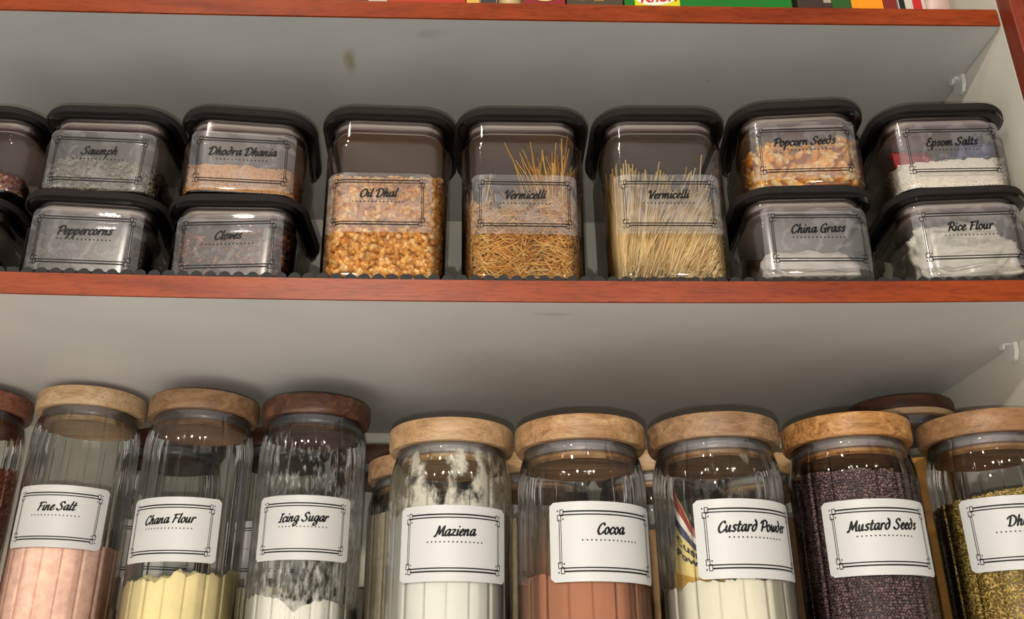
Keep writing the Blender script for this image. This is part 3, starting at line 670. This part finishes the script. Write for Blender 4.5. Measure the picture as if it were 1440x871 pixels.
bag('rice', 'flour_bag', M_bag, 'crumpled milky plastic bag of flour inside the Rice Flour container', 'bag', (.046, .046, .056), (0, 0, .0058), (0, 0, 0), 4.0, .0075, .35)
bag('eps', 'pouch', M_pink, 'red pouch half buried in the white salt at the left', 'pouch', (.022, .004, .034), (-.014, -.018, .028), (dg(-8), dg(-10), dg(10)), 2.0, .002, .2)
bag('eps', 'pouch', M_blue, 'blue pouch half buried in the white salt at the right', 'pouch', (.014, .003, .036), (.012, -.030, .030), (dg(4), dg(40), dg(-6)), 6.0, .0015, .1)
M_agar = plain('agar_film', (0.56, 0.53, 0.48), 0.25, 0.6, 0.9, 26, .2, 40); M_brownpk = plain('brown_pouch', srgb(70, 46, 34), 0.5, 0.3, .3, 120)
bag('china', 'pouch', M_agar, 'pale translucent pouch lying low in the China Grass container', 'pouch', (.045, .040, .030), (0, -.004, .0058), (0, 0, 0), 8.0, .005, .5)
bag('china', 'pouch', M_brownpk, 'brown pouch standing at the back of the China Grass container', 'pouch', (.030, .010, .050), (-.012, .034, .0058), (dg(3), 0, 0), 9.0, .002, .2)

# ------------------------------------------------------------------ glass jars
RJ, RL, TL = 0.0500, 0.0515, 0.0185
NF = 18
def rj(z, H):   # body radius at height z below the lid; H = height of glass top
    d = H-z
    if d < .004: return .0452
    if d < .030: t = (d-.004)/.026; return .0452+(RJ-.0452)*math.sin(t*PI/2)**.9
    return RJ
def jar_glass(H):
    per = 12; GPH = [0, .035, .07, .12, .2, .35, .5, .65, .8, .88, .93, .965]; n = NF*per; zs = [0, .0015, .005]+list(np.linspace(.012, H-.034, 8))+list(np.linspace(H-.030, H-.004, 9))+[H-.0015, H]
    L, rimf = [], []
    for k, z in enumerate(zs):
        R = rj(z, H)
        if z < .004: R = R-.004+z
        dep = .0007*min(1, (H-z)/.02)*min(1, z/.01); l = []
        for i in range(n):
            a = 2*PI*(i//per+GPH[i % per])/NF; ph = GPH[i % per]; s = abs(math.sin(ph*PI)); g = max(0, 1-s*3.2)**1.5
            bul = .0003*s
            r = R-dep*g+bul*min(1, (H-z)/.02)-.0004; l.append((r*math.sin(a), -r*math.cos(a), z))
        L.append(l)
    V, F = rings(L, True, False)
    me = bpy.data.meshes.new('glass_body'); me.from_pydata(V, [], F); me.materials.append(M_glass); me.materials.append(M_groove)
    me.polygons.foreach_set('use_smooth', [True]*len(me.polygons))
    for pi, p in enumerate(me.polygons):
        if pi < n*(len(zs)-1) and (pi % n) % per in (0, per-1) and pi >= 2*n: p.material_index = 1
    return me
def lathe(prof, n=64):
    return rings([[(r*math.sin(2*PI*i/n), -r*math.cos(2*PI*i/n), z) for i in range(n)] for z, r in prof])
def meshonly(name, V, F, m): me = bpy.data.meshes.new(name); me.from_pydata(V, [], F); me.materials.append(m); return me
GL = {}
def wd(name, d, m_, l, ax, seed, sc_=13, ringy=.8, rough=.42, stretch=11): return wood(name, srgb(*d), srgb(*m_), srgb(*l), ax, sc_, seed, rough, ringy, .4, stretch)
LW = {
 'fine': wd('lid_wood_pale', (176, 138, 98), (206, 172, 132), (220, 192, 154), 'X', 1.3, 9),
 'chana': wd('lid_wood_tan', (116, 82, 56), (148, 112, 80), (170, 136, 102), 'X', 2.9),
 'icing': wd('lid_wood_walnut', (54, 32, 24), (92, 60, 44), (128, 88, 64), 'X', 4.1),
 'maz': wd('lid_wood_honey', (142, 110, 76), (168, 134, 96), (186, 154, 118), 'X', 5.7, 9),
 'cocoa': wd('lid_wood_streaky', (104, 74, 46), (160, 122, 84), (192, 158, 116), 'X', 7.2, 12),
 'cust': wd('lid_wood_brown', (98, 72, 50), (140, 108, 78), (170, 138, 104), 'X', 8.8, 12),
 'must': wd('lid_wood_amber', (88, 54, 24), (164, 114, 62), (196, 152, 98), 'X', 9.9, 15, 1.4),
 'dhana': wd('lid_wood_oak', (112, 80, 50), (146, 108, 72), (168, 130, 92), 'X', 11.5, 12),
 'dark': wd('lid_wood_dark', (48, 28, 20), (78, 46, 32), (104, 66, 44), 'X', 12.5),
 'red': wd('lid_wood_reddish', (96, 56, 44), (134, 86, 68), (160, 108, 84), 'X', 13.5),
}
def jar(X, Y, ztop, wkey, label, text=None, az=0.0, lz=None, group=None, tilt=0.0, lidlabel=None):
    Hj = ztop-TL-(ZB+.0004)+.0005     # glass height up to the underside of the lid rim
    o = empty('glass_jar', (X, Y, ZB+.0004), rnd.uniform(-.1, .1) if text is None else 0.0); tag(o, label, 'jar', group)
    key = round(Hj, 4)
    if key not in GL: GL[key] = jar_glass(Hj)
    g = bpy.data.objects.new('glass_body', GL[key]); C.objects.link(g); g.parent = o
    zt_ = Hj+TL-.0005; b = zt_-TL
    V, F = lathe([(b, .0440), (b-.0002, .0500), (b+.0012, RL-.0006), (b+.003, RL), (zt_-.002, RL), (zt_-.0005, RL-.0008), (zt_, RL-.0025)])
    l = autosmooth(mesh('lid', V, F, LW[wkey], o), 30)
    V, F = lathe([(b-.0125, .036), (b-.013, .0395), (b-.011, .0412), (b, .0412)]); autosmooth(mesh('lid_plug', V, F, LW[wkey], l), 30)
    V, F = lathe([(b-.0085, .0414), (b-.0075, .0436), (b-.0055, .0442), (b-.0035, .0436), (b-.0004, .0436)]); autosmooth(mesh('silicone_seal', V, F, M_ring, l), 30)
    if text is not None:
        zc = lz-(ZB+.0004)
        def mapf(u, v, off):
            uu = u*math.cos(tilt)-v*math.sin(tilt); vv = u*math.sin(tilt)+v*math.cos(tilt)
            r = RJ+off; a = az+uu/RJ; return (r*math.sin(a), -r*math.cos(a), zc+vv)
        s = label_sheet(mapf, M_white, o, off=.0004)
        if text: put_print('print', label_print(text, 0, dg(2)), mapf, M_ink, s, .0006)
    return o
JR = {}
def addjar(key, *a, **k): JR[key] = jar(*a, **k)
addjar('fine', -.3928, .2483, -.0232, 'fine', 'ribbed glass jar labelled Fine Salt with a pale wooden lid, pink salt inside', 'Fine Salt', dg(5.2), -.1483, tilt=dg(-1))
addjar('chana', -.2717, .2196, -.036, 'chana', 'ribbed glass jar labelled Chana Flour with a tan wooden lid, yellow flour inside', 'Chana Flour', dg(-4.6), -.1654)
addjar('icing', -.1624, .2159, -.0411, 'icing', 'ribbed glass jar labelled Icing Sugar with a dark walnut lid, dusty glass', 'Icing Sugar', dg(5.4), -.1647)
addjar('maz', -.0264, .0984, -.0999, 'maz', 'ribbed glass jar labelled Maziena with a honey wooden lid, white powder inside', 'Maziena', dg(6.6), -.1976)
addjar('cocoa', .0766, .0595, -.1087, 'cocoa', 'ribbed glass jar labelled Cocoa with a streaky wooden lid, brown powder inside', 'Cocoa', dg(17.2), -.2029)
addjar('cust', .1828, .0593, -.1069, 'cust', 'ribbed glass jar labelled Custard Powder, printed sachet and cream powder inside', 'Custard Powder', dg(15.8), -.2011)
addjar('must', .3016, .0857, -.0983, 'must', 'ribbed glass jar labelled Mustard Seeds with an amber wooden lid, dark seeds inside', 'Mustard Seeds', dg(-1), -.1956)
addjar('dhana', .4247, .0981, -.0911, 'dhana', 'ribbed glass jar labelled Dhana, green gold seeds inside, beside the white side panel', 'Dhana', dg(-10.3), -.190)
addjar('pinkrock', -.5085, .25, -.0225, 'red', 'ribbed glass jar with a reddish lid beside Fine Salt, coarse pink salt inside')
addjar('r_left', -.3330, .3345, -.040, 'dark', 'rear glass jar with white label, between the Fine Salt and Chana Flour jars', ' ', 0.1, -.163)
addjar('r_left2', -.2190, .3345, -.040, 'dark', 'rear glass jar with white label, between the Chana and Icing jars', ' ', 0.0, -.165)
addjar('r_dark', -.1130, .3345, -.058, 'dark', 'rear glass jar with a dark lid, half hidden behind the Icing Sugar jar')
addjar('r_a', -.0560, .2060, -.100, 'cust', 'shorter rear glass jar with a brown lid, between the Icing Sugar and Maziena jars')
addjar('r_b', .0500, .2000, -.100, 'maz', 'rear glass jar with a light wooden lid, between the Maziena and Cocoa jars')
addjar('r_c', .1560, .1960, -.100, 'maz', 'rear glass jar with a light wooden lid, between the Cocoa and Custard Powder jars')
addjar('r_d', .2610, .2060, -.100, 'maz', 'rear glass jar with a light wooden lid, behind the Custard Powder jar')
addjar('r_right', .4130, .2180, -.0400, 'dark', 'tall rear glass jar with a dark two-tone lid, between the Mustard Seeds and Dhana jars')
_l = [c for c in JR['r_right'].children if c.name.startswith('lid')][0]; _b = min(v.co.z for v in _l.data.vertices)
_b = max(v.co.z for v in _l.data.vertices)-TL
V, F = lathe([(_b-.0004, .0470), (_b-.0006, RL-.0004), (_b+.0002, RL+.0003), (_b+.0052, RL+.0003), (_b+.0056, RL-.0004)]); q = mesh('pale_rim', V, F, LW['fine'], _l); q['label'] = 'pale rim along the lower edge of the dark lid'; autosmooth(q, 30)  # paler band round the lower edge of the lid

# powders: a filled column with an uneven top
RI = .0482
def column(R, z0, zt, n=96, nr=16, amp=0.0, col=(1, 1, 1), jit=0.0, groove=True):
    V, F = [], []
    for j in range(nr+1):
        r = R*j/nr
        for i in range(n):
            a = 2*PI*i/n; x, y = r*math.sin(a), -r*math.cos(a); V.append((x, y, zt(x, y)+amp*noise.fractal(Vector((x*230, y*230, 1.7)), .8, 2.0, 3)))
    for j in range(nr):
        for i in range(n):
            a, b = j*n+i, j*n+(i+1) % n; F += [(a, a+n, b+n), (a, b+n, b)]
    b0 = len(V)
    for i in range(n): V.append((V[nr*n+i][0], V[nr*n+i][1], z0))
    for i in range(n): V.append(V[nr*n+i])
    for i in range(n):
        j = (i+1) % n; F += [(b0+n+i, b0+i, b0+j), (b0+n+i, b0+j, b0+n+j)]
    V = np.array(V); K = np.clip(np.tile(np.array(col), (len(V), 1))*(1+npr.normal(0, jit, (len(V), 1))), 0, 1); return V, np.array(F), K
def jcontent(key, name, VFK, m, label, cat, smooth=True):
    c = JR[key]; V, F, K = VFK; o = mesh(name, V, F, m, None, smooth, K); o.location = c.location.copy(); tag(o, label, cat, None, 'stuff'); return o
ZJ = ZB+.0004
def jtop(z, sx, sy, amp, s, seed, rim=0.0):
    return lambda x, y: z-ZJ+sx*x+sy*y+amp*fbm(x, y, s, seed)
def coat(owner, key, m, z0, z1, name='powder_residue'):
    """thin dusting of the same powder stuck to the inside of the glass"""
    jz = JR[key]; Hj = None; zt_ = z1-ZJ; zb_ = z0-ZJ
    top = [c for c in JR[key].children if c.name.startswith('lid')][0]
    H = max(v.co.z for v in [c for c in JR[key].children if c.name.startswith('glass')][0].data.vertices)
    V, F = rings([[((rj(z, H)-.0018)*math.sin(2*PI*i/72), -(rj(z, H)-.0018)*math.cos(2*PI*i/72), z) for i in range(72)] for z in np.linspace(zb_, zt_, 14)], False, False)
    o = mesh(name, V, F, m, owner, True); o['kind'] = 'stuff'; return o
def powder(name, col, bump=.3, bs=260, var=.08, vs=40): return plain(name, col, .9, .1, bump, bs, var, vs)
# fine pink salt
M_p1 = powder('pink_salt', srgb(244, 206, 190), .5, 700, .16, 130)
ft = jcontent('fine', 'fine_pink_salt', column(RI, .006, jtop(-.172, .02, 0, .003, 30, 1), amp=.0008), M_p1, 'fine pink salt filling the Fine Salt jar', 'salt')
# chana flour
M_p2 = powder('chana_flour', srgb(230, 216, 170), .5, 150, .06, 60)
cf = jcontent('chana', 'chana_flour', column(RI, .006, jtop(-.208, .15, -.02, .008, 50, 2.4), 140, 24, .0009), M_p2, 'pale yellow flour heaped in the Chana Flour jar', 'flour')
coat(cf, 'chana', residue('chana_dust', srgb(236, 216, 160), .70, .03, 70, (.10, .32, .05, -.07), .6, 3.1), -.235, -.062)
# icing sugar
M_p3 = powder('icing_sugar', srgb(226, 224, 216), .4, 120, .03)
ic = jcontent('icing', 'icing_sugar', column(RI, .006, jtop(-.226, -.08, 0, .010, 34, 3.7), 120, 20, .0020), M_p3, 'white icing sugar in the Icing Sugar jar', 'sugar')
coat(ic, 'icing', residue('icing_dust', srgb(244, 242, 238), .63, .13, 210, (.06, .31, .13, -.09), .35, 5.0), -.25, -.066)
# maziena
M_p4 = powder('corn_flour', srgb(214, 213, 206), .15, 120, .02)
mz = jcontent('maz', 'corn_flour', column(RI, .006, jtop(-.172, .01, 0, .004, 40, 4.2), 120, 16, .0012), M_p4, 'white corn flour filling the Maziena jar up to its label', 'corn flour')
coat(mz, 'maz', residue('corn_dust', srgb(238, 234, 222), .54, .05, 52, (.17, .235, .13, -.01), .6, 2.7), -.180, -.122)
# cocoa
M_p5 = powder('cocoa_powder', srgb(168, 118, 92), .3, 200, .10, 30)
cc = jcontent('cocoa', 'cocoa_powder', column(RI, .006, jtop(-.226, 0, 0, .004, 30, 5.2), 96, 14, .001), M_p5, 'brown cocoa powder in the Cocoa jar', 'cocoa')
coat(cc, 'cocoa', residue('cocoa_dust', srgb(166, 122, 98), .84, .42, 30, (.125, .19, .40, -.12), .6, 8.8), -.228, -.135)
# custard
M_p6 = powder('custard_powder', srgb(214, 209, 194), .2, 120, .02)
cu = jcontent('cust', 'custard_powder', column(RI, .006, jtop(-.2290, .07, 0, .0045, 90, 6.6), 160, 28, .0034), M_p6, 'cream powder in the Custard Powder jar', 'custard powder')
coat(cu, 'cust', residue('custard_dust', srgb(224, 214, 190), .66, .10, 70, (.10, .24, .06, -.02), .5, 9.9), -.236, -.138)
# mustard seeds
def cyl_shell(n, R, z0, zt, arc=2.0, az=0.0):
    a = npr.uniform(-arc, arc, n)+az; x, y = R*np.sin(a), -R*np.cos(a); top = np.array([zt(p, q) for p, q in zip(x, y)]); z = z0+(top-z0)*npr.random(n)
    return np.c_[x, y, z]
def disc_top(n, R, zt):
    r = R*np.sqrt(npr.random(n)); a = npr.uniform(0, 2*PI, n); x, y = r*np.sin(a), r*np.cos(a); return np.array([(p, q, zt(p, q)) for p, q in zip(x, y)])
def packed(R, z0, zt, pitch, arc, az=0.0, jit=.25):
    P = []; z = z0; k = 0
    while z < .40:
        nn = int(2*arc*R/pitch)
        for i in range(nn):
            a = az-arc+(i+.5*(k % 2))*pitch/R+npr.normal(0, jit*pitch/R*.6); zz = z+npr.normal(0, jit*pitch*.6); x, y = R*math.sin(a), -R*math.cos(a)
            if zz < zt(x, y): P.append((x, y, zz))
        z += pitch*.87; k += 1
    return np.array(P)
zt = jtop(-.1440, -.05, .02, .003, 30, 7.1)
P = np.vstack([packed(RI-.0013, .095, zt, .0023, 1.55, -.35), disc_top(1700, RI-.002, zt)])
S = np.full((len(P), 3), .00128)*npr.uniform(.9, 1.08, (len(P), 1))
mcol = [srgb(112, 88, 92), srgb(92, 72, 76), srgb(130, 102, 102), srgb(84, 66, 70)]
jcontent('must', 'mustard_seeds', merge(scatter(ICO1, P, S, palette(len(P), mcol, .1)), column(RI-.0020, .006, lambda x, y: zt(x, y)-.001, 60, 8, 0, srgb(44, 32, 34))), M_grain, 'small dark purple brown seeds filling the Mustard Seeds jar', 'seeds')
# dhana
zt = jtop(-.158, .05, .0, .003, 30, 8.3)
P = np.vstack([packed(RI-.0008, .095, zt, .0019, 1.6, -.45, .6), disc_top(1400, RI-.002, zt)])
S = np.tile([.0007, .0006, .0022], (len(P), 1))*npr.uniform(.7, 1.2, (len(P), 1))
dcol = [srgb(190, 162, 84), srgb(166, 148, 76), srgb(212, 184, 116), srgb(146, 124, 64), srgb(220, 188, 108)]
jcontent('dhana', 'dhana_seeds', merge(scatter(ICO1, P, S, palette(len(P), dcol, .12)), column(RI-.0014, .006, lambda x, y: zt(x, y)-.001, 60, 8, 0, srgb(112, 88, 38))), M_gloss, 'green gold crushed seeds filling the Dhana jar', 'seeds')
# coarse pink salt
zt = jtop(-.084, -.35, .0, .006, 30, 9.3)
P = np.vstack([cyl_shell(2600, RI-.0020, .11, zt, 1.5, .8), disc_top(700, RI-.003, zt)])
S = np.full((len(P), 3), .0024)*npr.uniform(.5, 1.25, (len(P), 3))
jcontent('pinkrock', 'coarse_pink_salt', merge(scatter(ICO1, P, S, palette(len(P), [srgb(228, 160, 138), srgb(240, 186, 166), srgb(214, 138, 116)], .1)), column(RI-.0025, .006, lambda x, y: zt(x, y)-.002, 60, 8, 0, srgb(206, 138, 118))), M_grain, 'coarse pink salt crystals in the jar beside Fine Salt', 'salt', False)
# rear jar fillings
for k_, c_, z_ in (('r_a', (150, 140, 120), -.15), ('r_b', (196, 180, 150), -.16), ('r_c', (150, 120, 84), -.17), ('r_d', (120, 92, 66), -.16), ('r_left', (180, 170, 150), -.22), ('r_left2', (226, 214, 184), -.2), ('r_dark', (140, 130, 116), -.2), ('r_right', (176, 130, 70), -.10)):
    nm = {'r_a': 'between Icing Sugar and Maziena', 'r_b': 'behind Maziena and Cocoa', 'r_c': 'behind Cocoa and Custard Powder', 'r_d': 'behind Custard Powder and Mustard Seeds', 'r_left': 'behind Fine Salt', 'r_left2': 'behind Chana Flour', 'r_dark': 'behind Icing Sugar', 'r_right': 'behind Mustard Seeds and Dhana'}[k_]
    jcontent(k_, 'dry_goods', column(RI, .006, jtop(z_, .03, 0, .003, 30, z_*50), 48, 6, .001), powder('dry_goods', srgb(*c_), .4, 300, .15, 160), 'dry goods in the rear jar '+nm, 'dry goods')

# printed sachet inside the custard jar: a curved, crinkled foil packet
def sachet():
    c = JR['cust']; o = empty('sachet', c.location.copy()); tag(o, 'crinkled yellow printed sachet of custard powder inside the Custard Powder jar', 'sachet')
    Hs = .075; zb_ = -.2330-ZJ
    def pos(u, v, off=0.0):     # u 0..1 across, v 0..1 upwards
        a = dg(-66)+dg(70)*u; r = .0452-.012*u*u-.004*v+.0008*math.sin(u*26+v*7)+off
        top = 1-.62*math.sin(min(1, u*1.25)*PI*.62)   # the torn mouth dips to the right
        return (r*math.sin(a), -r*math.cos(a), zb_+Hs*v*top)
    def patch(name, u0, u1, v0, v1, m, off, parent, nu=24, nv=10):
        V, F = [], []
        for j in range(nv+1):
            for i in range(nu+1): V.append(pos(u0+(u1-u0)*i/nu, v0+(v1-v0)*j/nv, off))
        for j in range(nv):
            for i in range(nu): a = j*(nu+1)+i; F.append((a, a+1, a+nu+2, a+nu+1))
        return mesh(name, V, F, m, parent, True)
    b = patch('packet_wall', 0, 1, 0, 1, plain('sachet_yellow', srgb(226, 204, 132), .4), 0, o)
    sm = b.modifiers.new('solid', 'SOLIDIFY'); sm.thickness = .0006; sm.offset = -1
    patch('red_band', 0, 1, .86, 1, plain('sachet_red', srgb(150, 62, 56), .4), .0006, o)
    patch('white_band', 0, 1, .76, .86, plain('sachet_white', srgb(226, 220, 206), .4), .0006, o)
    patch('blue_band', 0, 1, .64, .76, plain('sachet_blue', srgb(56, 58, 92), .4), .0006, o)
    patch('gold_base', 0, 1, .0, .16, plain('sachet_gold', srgb(190, 148, 60), .35), .0006, o)
    mt = plain('sachet_lettering', srgb(44, 46, 66), .4)
    for txt, v_, ht in (('Custard', .50, .0075), ('Powder', .36, .0070)):
        cu_ = bpy.data.curves.new('lettering', 'FONT'); cu_.body = txt; cu_.size = 1; cu_.offset = .03
        to = bpy.data.objects.new('tmp', cu_); C.objects.link(to); dgp = bpy.context.evaluated_depsgraph_get(); me = bpy.data.meshes.new_from_object(to.evaluated_get(dgp)); bpy.data.objects.remove(to)
        x1 = max(v.co.x for v in me.vertices)
        for v in me.vertices:
            u = .04+.60*v.co.x/x1; p = pos(u, v_, .0009); v.co = (p[0], p[1], p[2]+v.co.y*ht)
        link('lettering', me, mt, b)
sachet()

# ------------------------------------------------------------------ goods on the upper shelf (only their feet show)
ZS = ZT+.018
def zup(x): return ZS+min(max(sag(x, .0018), -.0018), .01)+.0004
def packet(name, x0, x1, h, d, col, label, cat, y0=.004, parts=(), rough=.4, pillow=0.0, tilt=0.0):
    cx = (x0+x1)/2; o = empty(name, (cx, y0, zup(cx))); tag(o, label, cat); hw = (x1-x0)/2
    if pillow:
        V, F = [], []; nu, nv = 14, 10
        for s in (-1, 1):
            for j in range(nv+1):
                for i in range(nu+1):
                    u, v = -1+2*i/nu, j/nv; bulge = (1-u*u)**.5*(math.sin(PI*min(1, .08+v*.92))**.5 if v < 1 else 0)
                    V.append((hw*u*(1-.0*v), d/2+s*d/2*bulge, h*v))
        b = (nu+1)*(nv+1)
        for j in range(nv):
            for i in range(nu): a = j*(nu+1)+i; F += [(a, a+1, a+nu+2, a+nu+1), (b+a, b+a+nu+1, b+a+nu+2, b+a+1)]
        for i in range(nu): F.append((i, b+i, b+i+1, i+1))
        mesh('pouch_body', V, F, plain('packet_foil', col, rough, .5, .2, 90), o, True)
    else: boxobj('box_body', plain('packet_card', col, rough), o, -hw, hw, 0, d, 0, h, bevel=.0008)
    if not parts and name not in ('maroon_packet', 'soup_box'):
        q = [x for x in C.objects if x.parent == o][0]; q.parent = None; q.location = o.location.copy(); bpy.data.objects.remove(o); q.name = name; return tag(q, label, cat)
    for nm, a, b_, z0, z1, c in parts:
        yy = -.0006 if not pillow else -.0006+0
        boxobj(nm, plain('print_colour', c, rough), o, a-cx, b_-cx, yy, yy+.0009, z0, z1)
    return o
def pxx(px): return (px-707)/1290.7*.822   # image column on the upper shelf front -> metres
packet('spice_packet', pxx(395), pxx(530), .13, .04, srgb(120, 60, 44), 'brown packet with a white patterned band on the upper shelf', 'packet', parts=[('pattern_band', pxx(405)+k*.0056, pxx(405)+k*.0056+.0034, .0105, .016, srgb(214, 200, 176)) for k in range(12)])
o = packet('noodle_box', pxx(566), pxx(678), .12, .05, srgb(176, 46, 24), 'red orange box with a yellow line on the upper shelf', 'box', parts=[('yellow_line', pxx(600), pxx(665), .0075, .009, srgb(232, 170, 80)), ('orange_panel', pxx(600), pxx(664), .0095, .07, srgb(206, 74, 30))])
packet('seasoning_packet', pxx(679), pxx(698), .11, .03, srgb(214, 170, 80), 'narrow yellow packet beside the red orange box', 'packet')
packet('spice_tin', pxx(699), pxx(722), .10, .03, srgb(60, 54, 56), 'dark tin between the narrow yellow packet and the cream packet', 'tin')
packet('cream_packet', pxx(723), pxx(760), .12, .03, srgb(190, 164, 116), 'cream packet left of the maroon packet on the upper shelf', 'packet', pillow=1)
o = packet('maroon_packet', pxx(761), pxx(821), .12, .03, srgb(138, 34, 30), 'maroon packet with a cream round emblem on the upper shelf', 'packet')
V = []; F = []; n = 32
for k, (ra, rb, z_) in enumerate(((.0150, .0175, .0), (.0108, .0128, .0))):
    b0 = len(V)
    for i in range(n): a = 2*PI*i/n; V += [(ra*math.cos(a), -.0007, .024+ra*math.sin(a)), (rb*math.cos(a), -.0007, .024+rb*math.sin(a))]
    for i in range(n): j = (i+1) % n; F.append((b0+2*i, b0+2*i+1, b0+2*j+1, b0+2*j))
mesh('round_emblem', V, F, plain('emblem_cream', srgb(216, 186, 130), .4), o)
packet('dark_pouch', pxx(823), pxx(904), .13, .04, srgb(74, 62, 44), 'dark mottled pouch with a pale spot beside the green box', 'pouch', parts=[('pale_spot', pxx(838), pxx(850), .009, .016, srgb(196, 186, 164)), ('tan_patch', pxx(862), pxx(876), .008, .02, srgb(150, 118, 72))])
o = packet('soup_box', pxx(906), pxx(1150), .16, .06, srgb(14, 112, 28), 'green box with red lettering on a yellow panel, on the upper shelf', 'box', parts=[('yellow_panel', pxx(921), pxx(986), .0005, .05, srgb(214, 206, 30)), ])
def textobj(txt, m, parent, x, y, z, sz, shear=.3, bold=.02, xs=1.0, rot=0.0):
    cu_ = bpy.data.curves.new('lettering', 'FONT'); cu_.body = txt; cu_.size = sz; cu_.shear = shear; cu_.offset = bold*sz; cu_.extrude = .0002
    to = bpy.data.objects.new('tmp', cu_); C.objects.link(to); dgp = bpy.context.evaluated_depsgraph_get(); me = bpy.data.meshes.new_from_object(to.evaluated_get(dgp)); bpy.data.objects.remove(to)
    for v in me.vertices: v.co.x *= xs
    ob = link('lettering', me, m, parent); ob.location = (x, y, z); ob.rotation_euler = (PI/2, rot, 0); return ob
ox = (pxx(906)+pxx(1150))/2
V, F = [], []; n = 24
for i in range(n): a = 2*PI*i/n; V.append((pxx(953)-ox+.0195*math.cos(a), -.0009, .0135+.0100*math.sin(a)+.10*(.0195*math.cos(a))))
F.append(tuple(range(n))); mesh('white_oval', V, F, plain('oval_white', srgb(236, 232, 220), .4), o)
textobj('Knorr', plain('red_lettering', srgb(200, 40, 30), .4), o, pxx(928)-ox, -.0012, .0062, .015, .35, .02, 1.0, dg(-5))
packet('herb_pouch', pxx(1158), pxx(1236), .13, .04, srgb(58, 44, 32), 'dark brown pouch with a green corner, right of the green box', 'pouch', parts=[('green_corner', pxx(1208), pxx(1236), .0005, .03, srgb(40, 84, 30)), ('pale_streak', pxx(1196), pxx(1207), .0095, .03, srgb(160, 150, 130))])
packet('orange_packet', pxx(1237), pxx(1284), .13, .04, srgb(238, 146, 14), 'bright orange packet on the upper shelf', 'packet')
packet('maroon_box', pxx(1285), pxx(1304), .12, .04, srgb(126, 34, 28), 'narrow maroon box right of the orange packet', 'box')
packet('striped_packet', pxx(1306), pxx(1346), .12, .04, srgb(200, 192, 182), 'white packet with black and red stripes on the upper shelf', 'packet', parts=[('black_stripe', pxx(1307), pxx(1315), .0005, .10, srgb(30, 24, 24)), ('red_stripe', pxx(1327), pxx(1340), .0005, .10, srgb(190, 36, 34))])
packet('pink_packet', pxx(1347), pxx(1399), .12, .04, srgb(196, 168, 158), 'pale pink packet beside the right side panel on the upper shelf', 'packet', pillow=1)

# fix: material on shared meshes set smooth only once
bpy.context.view_layer.update()
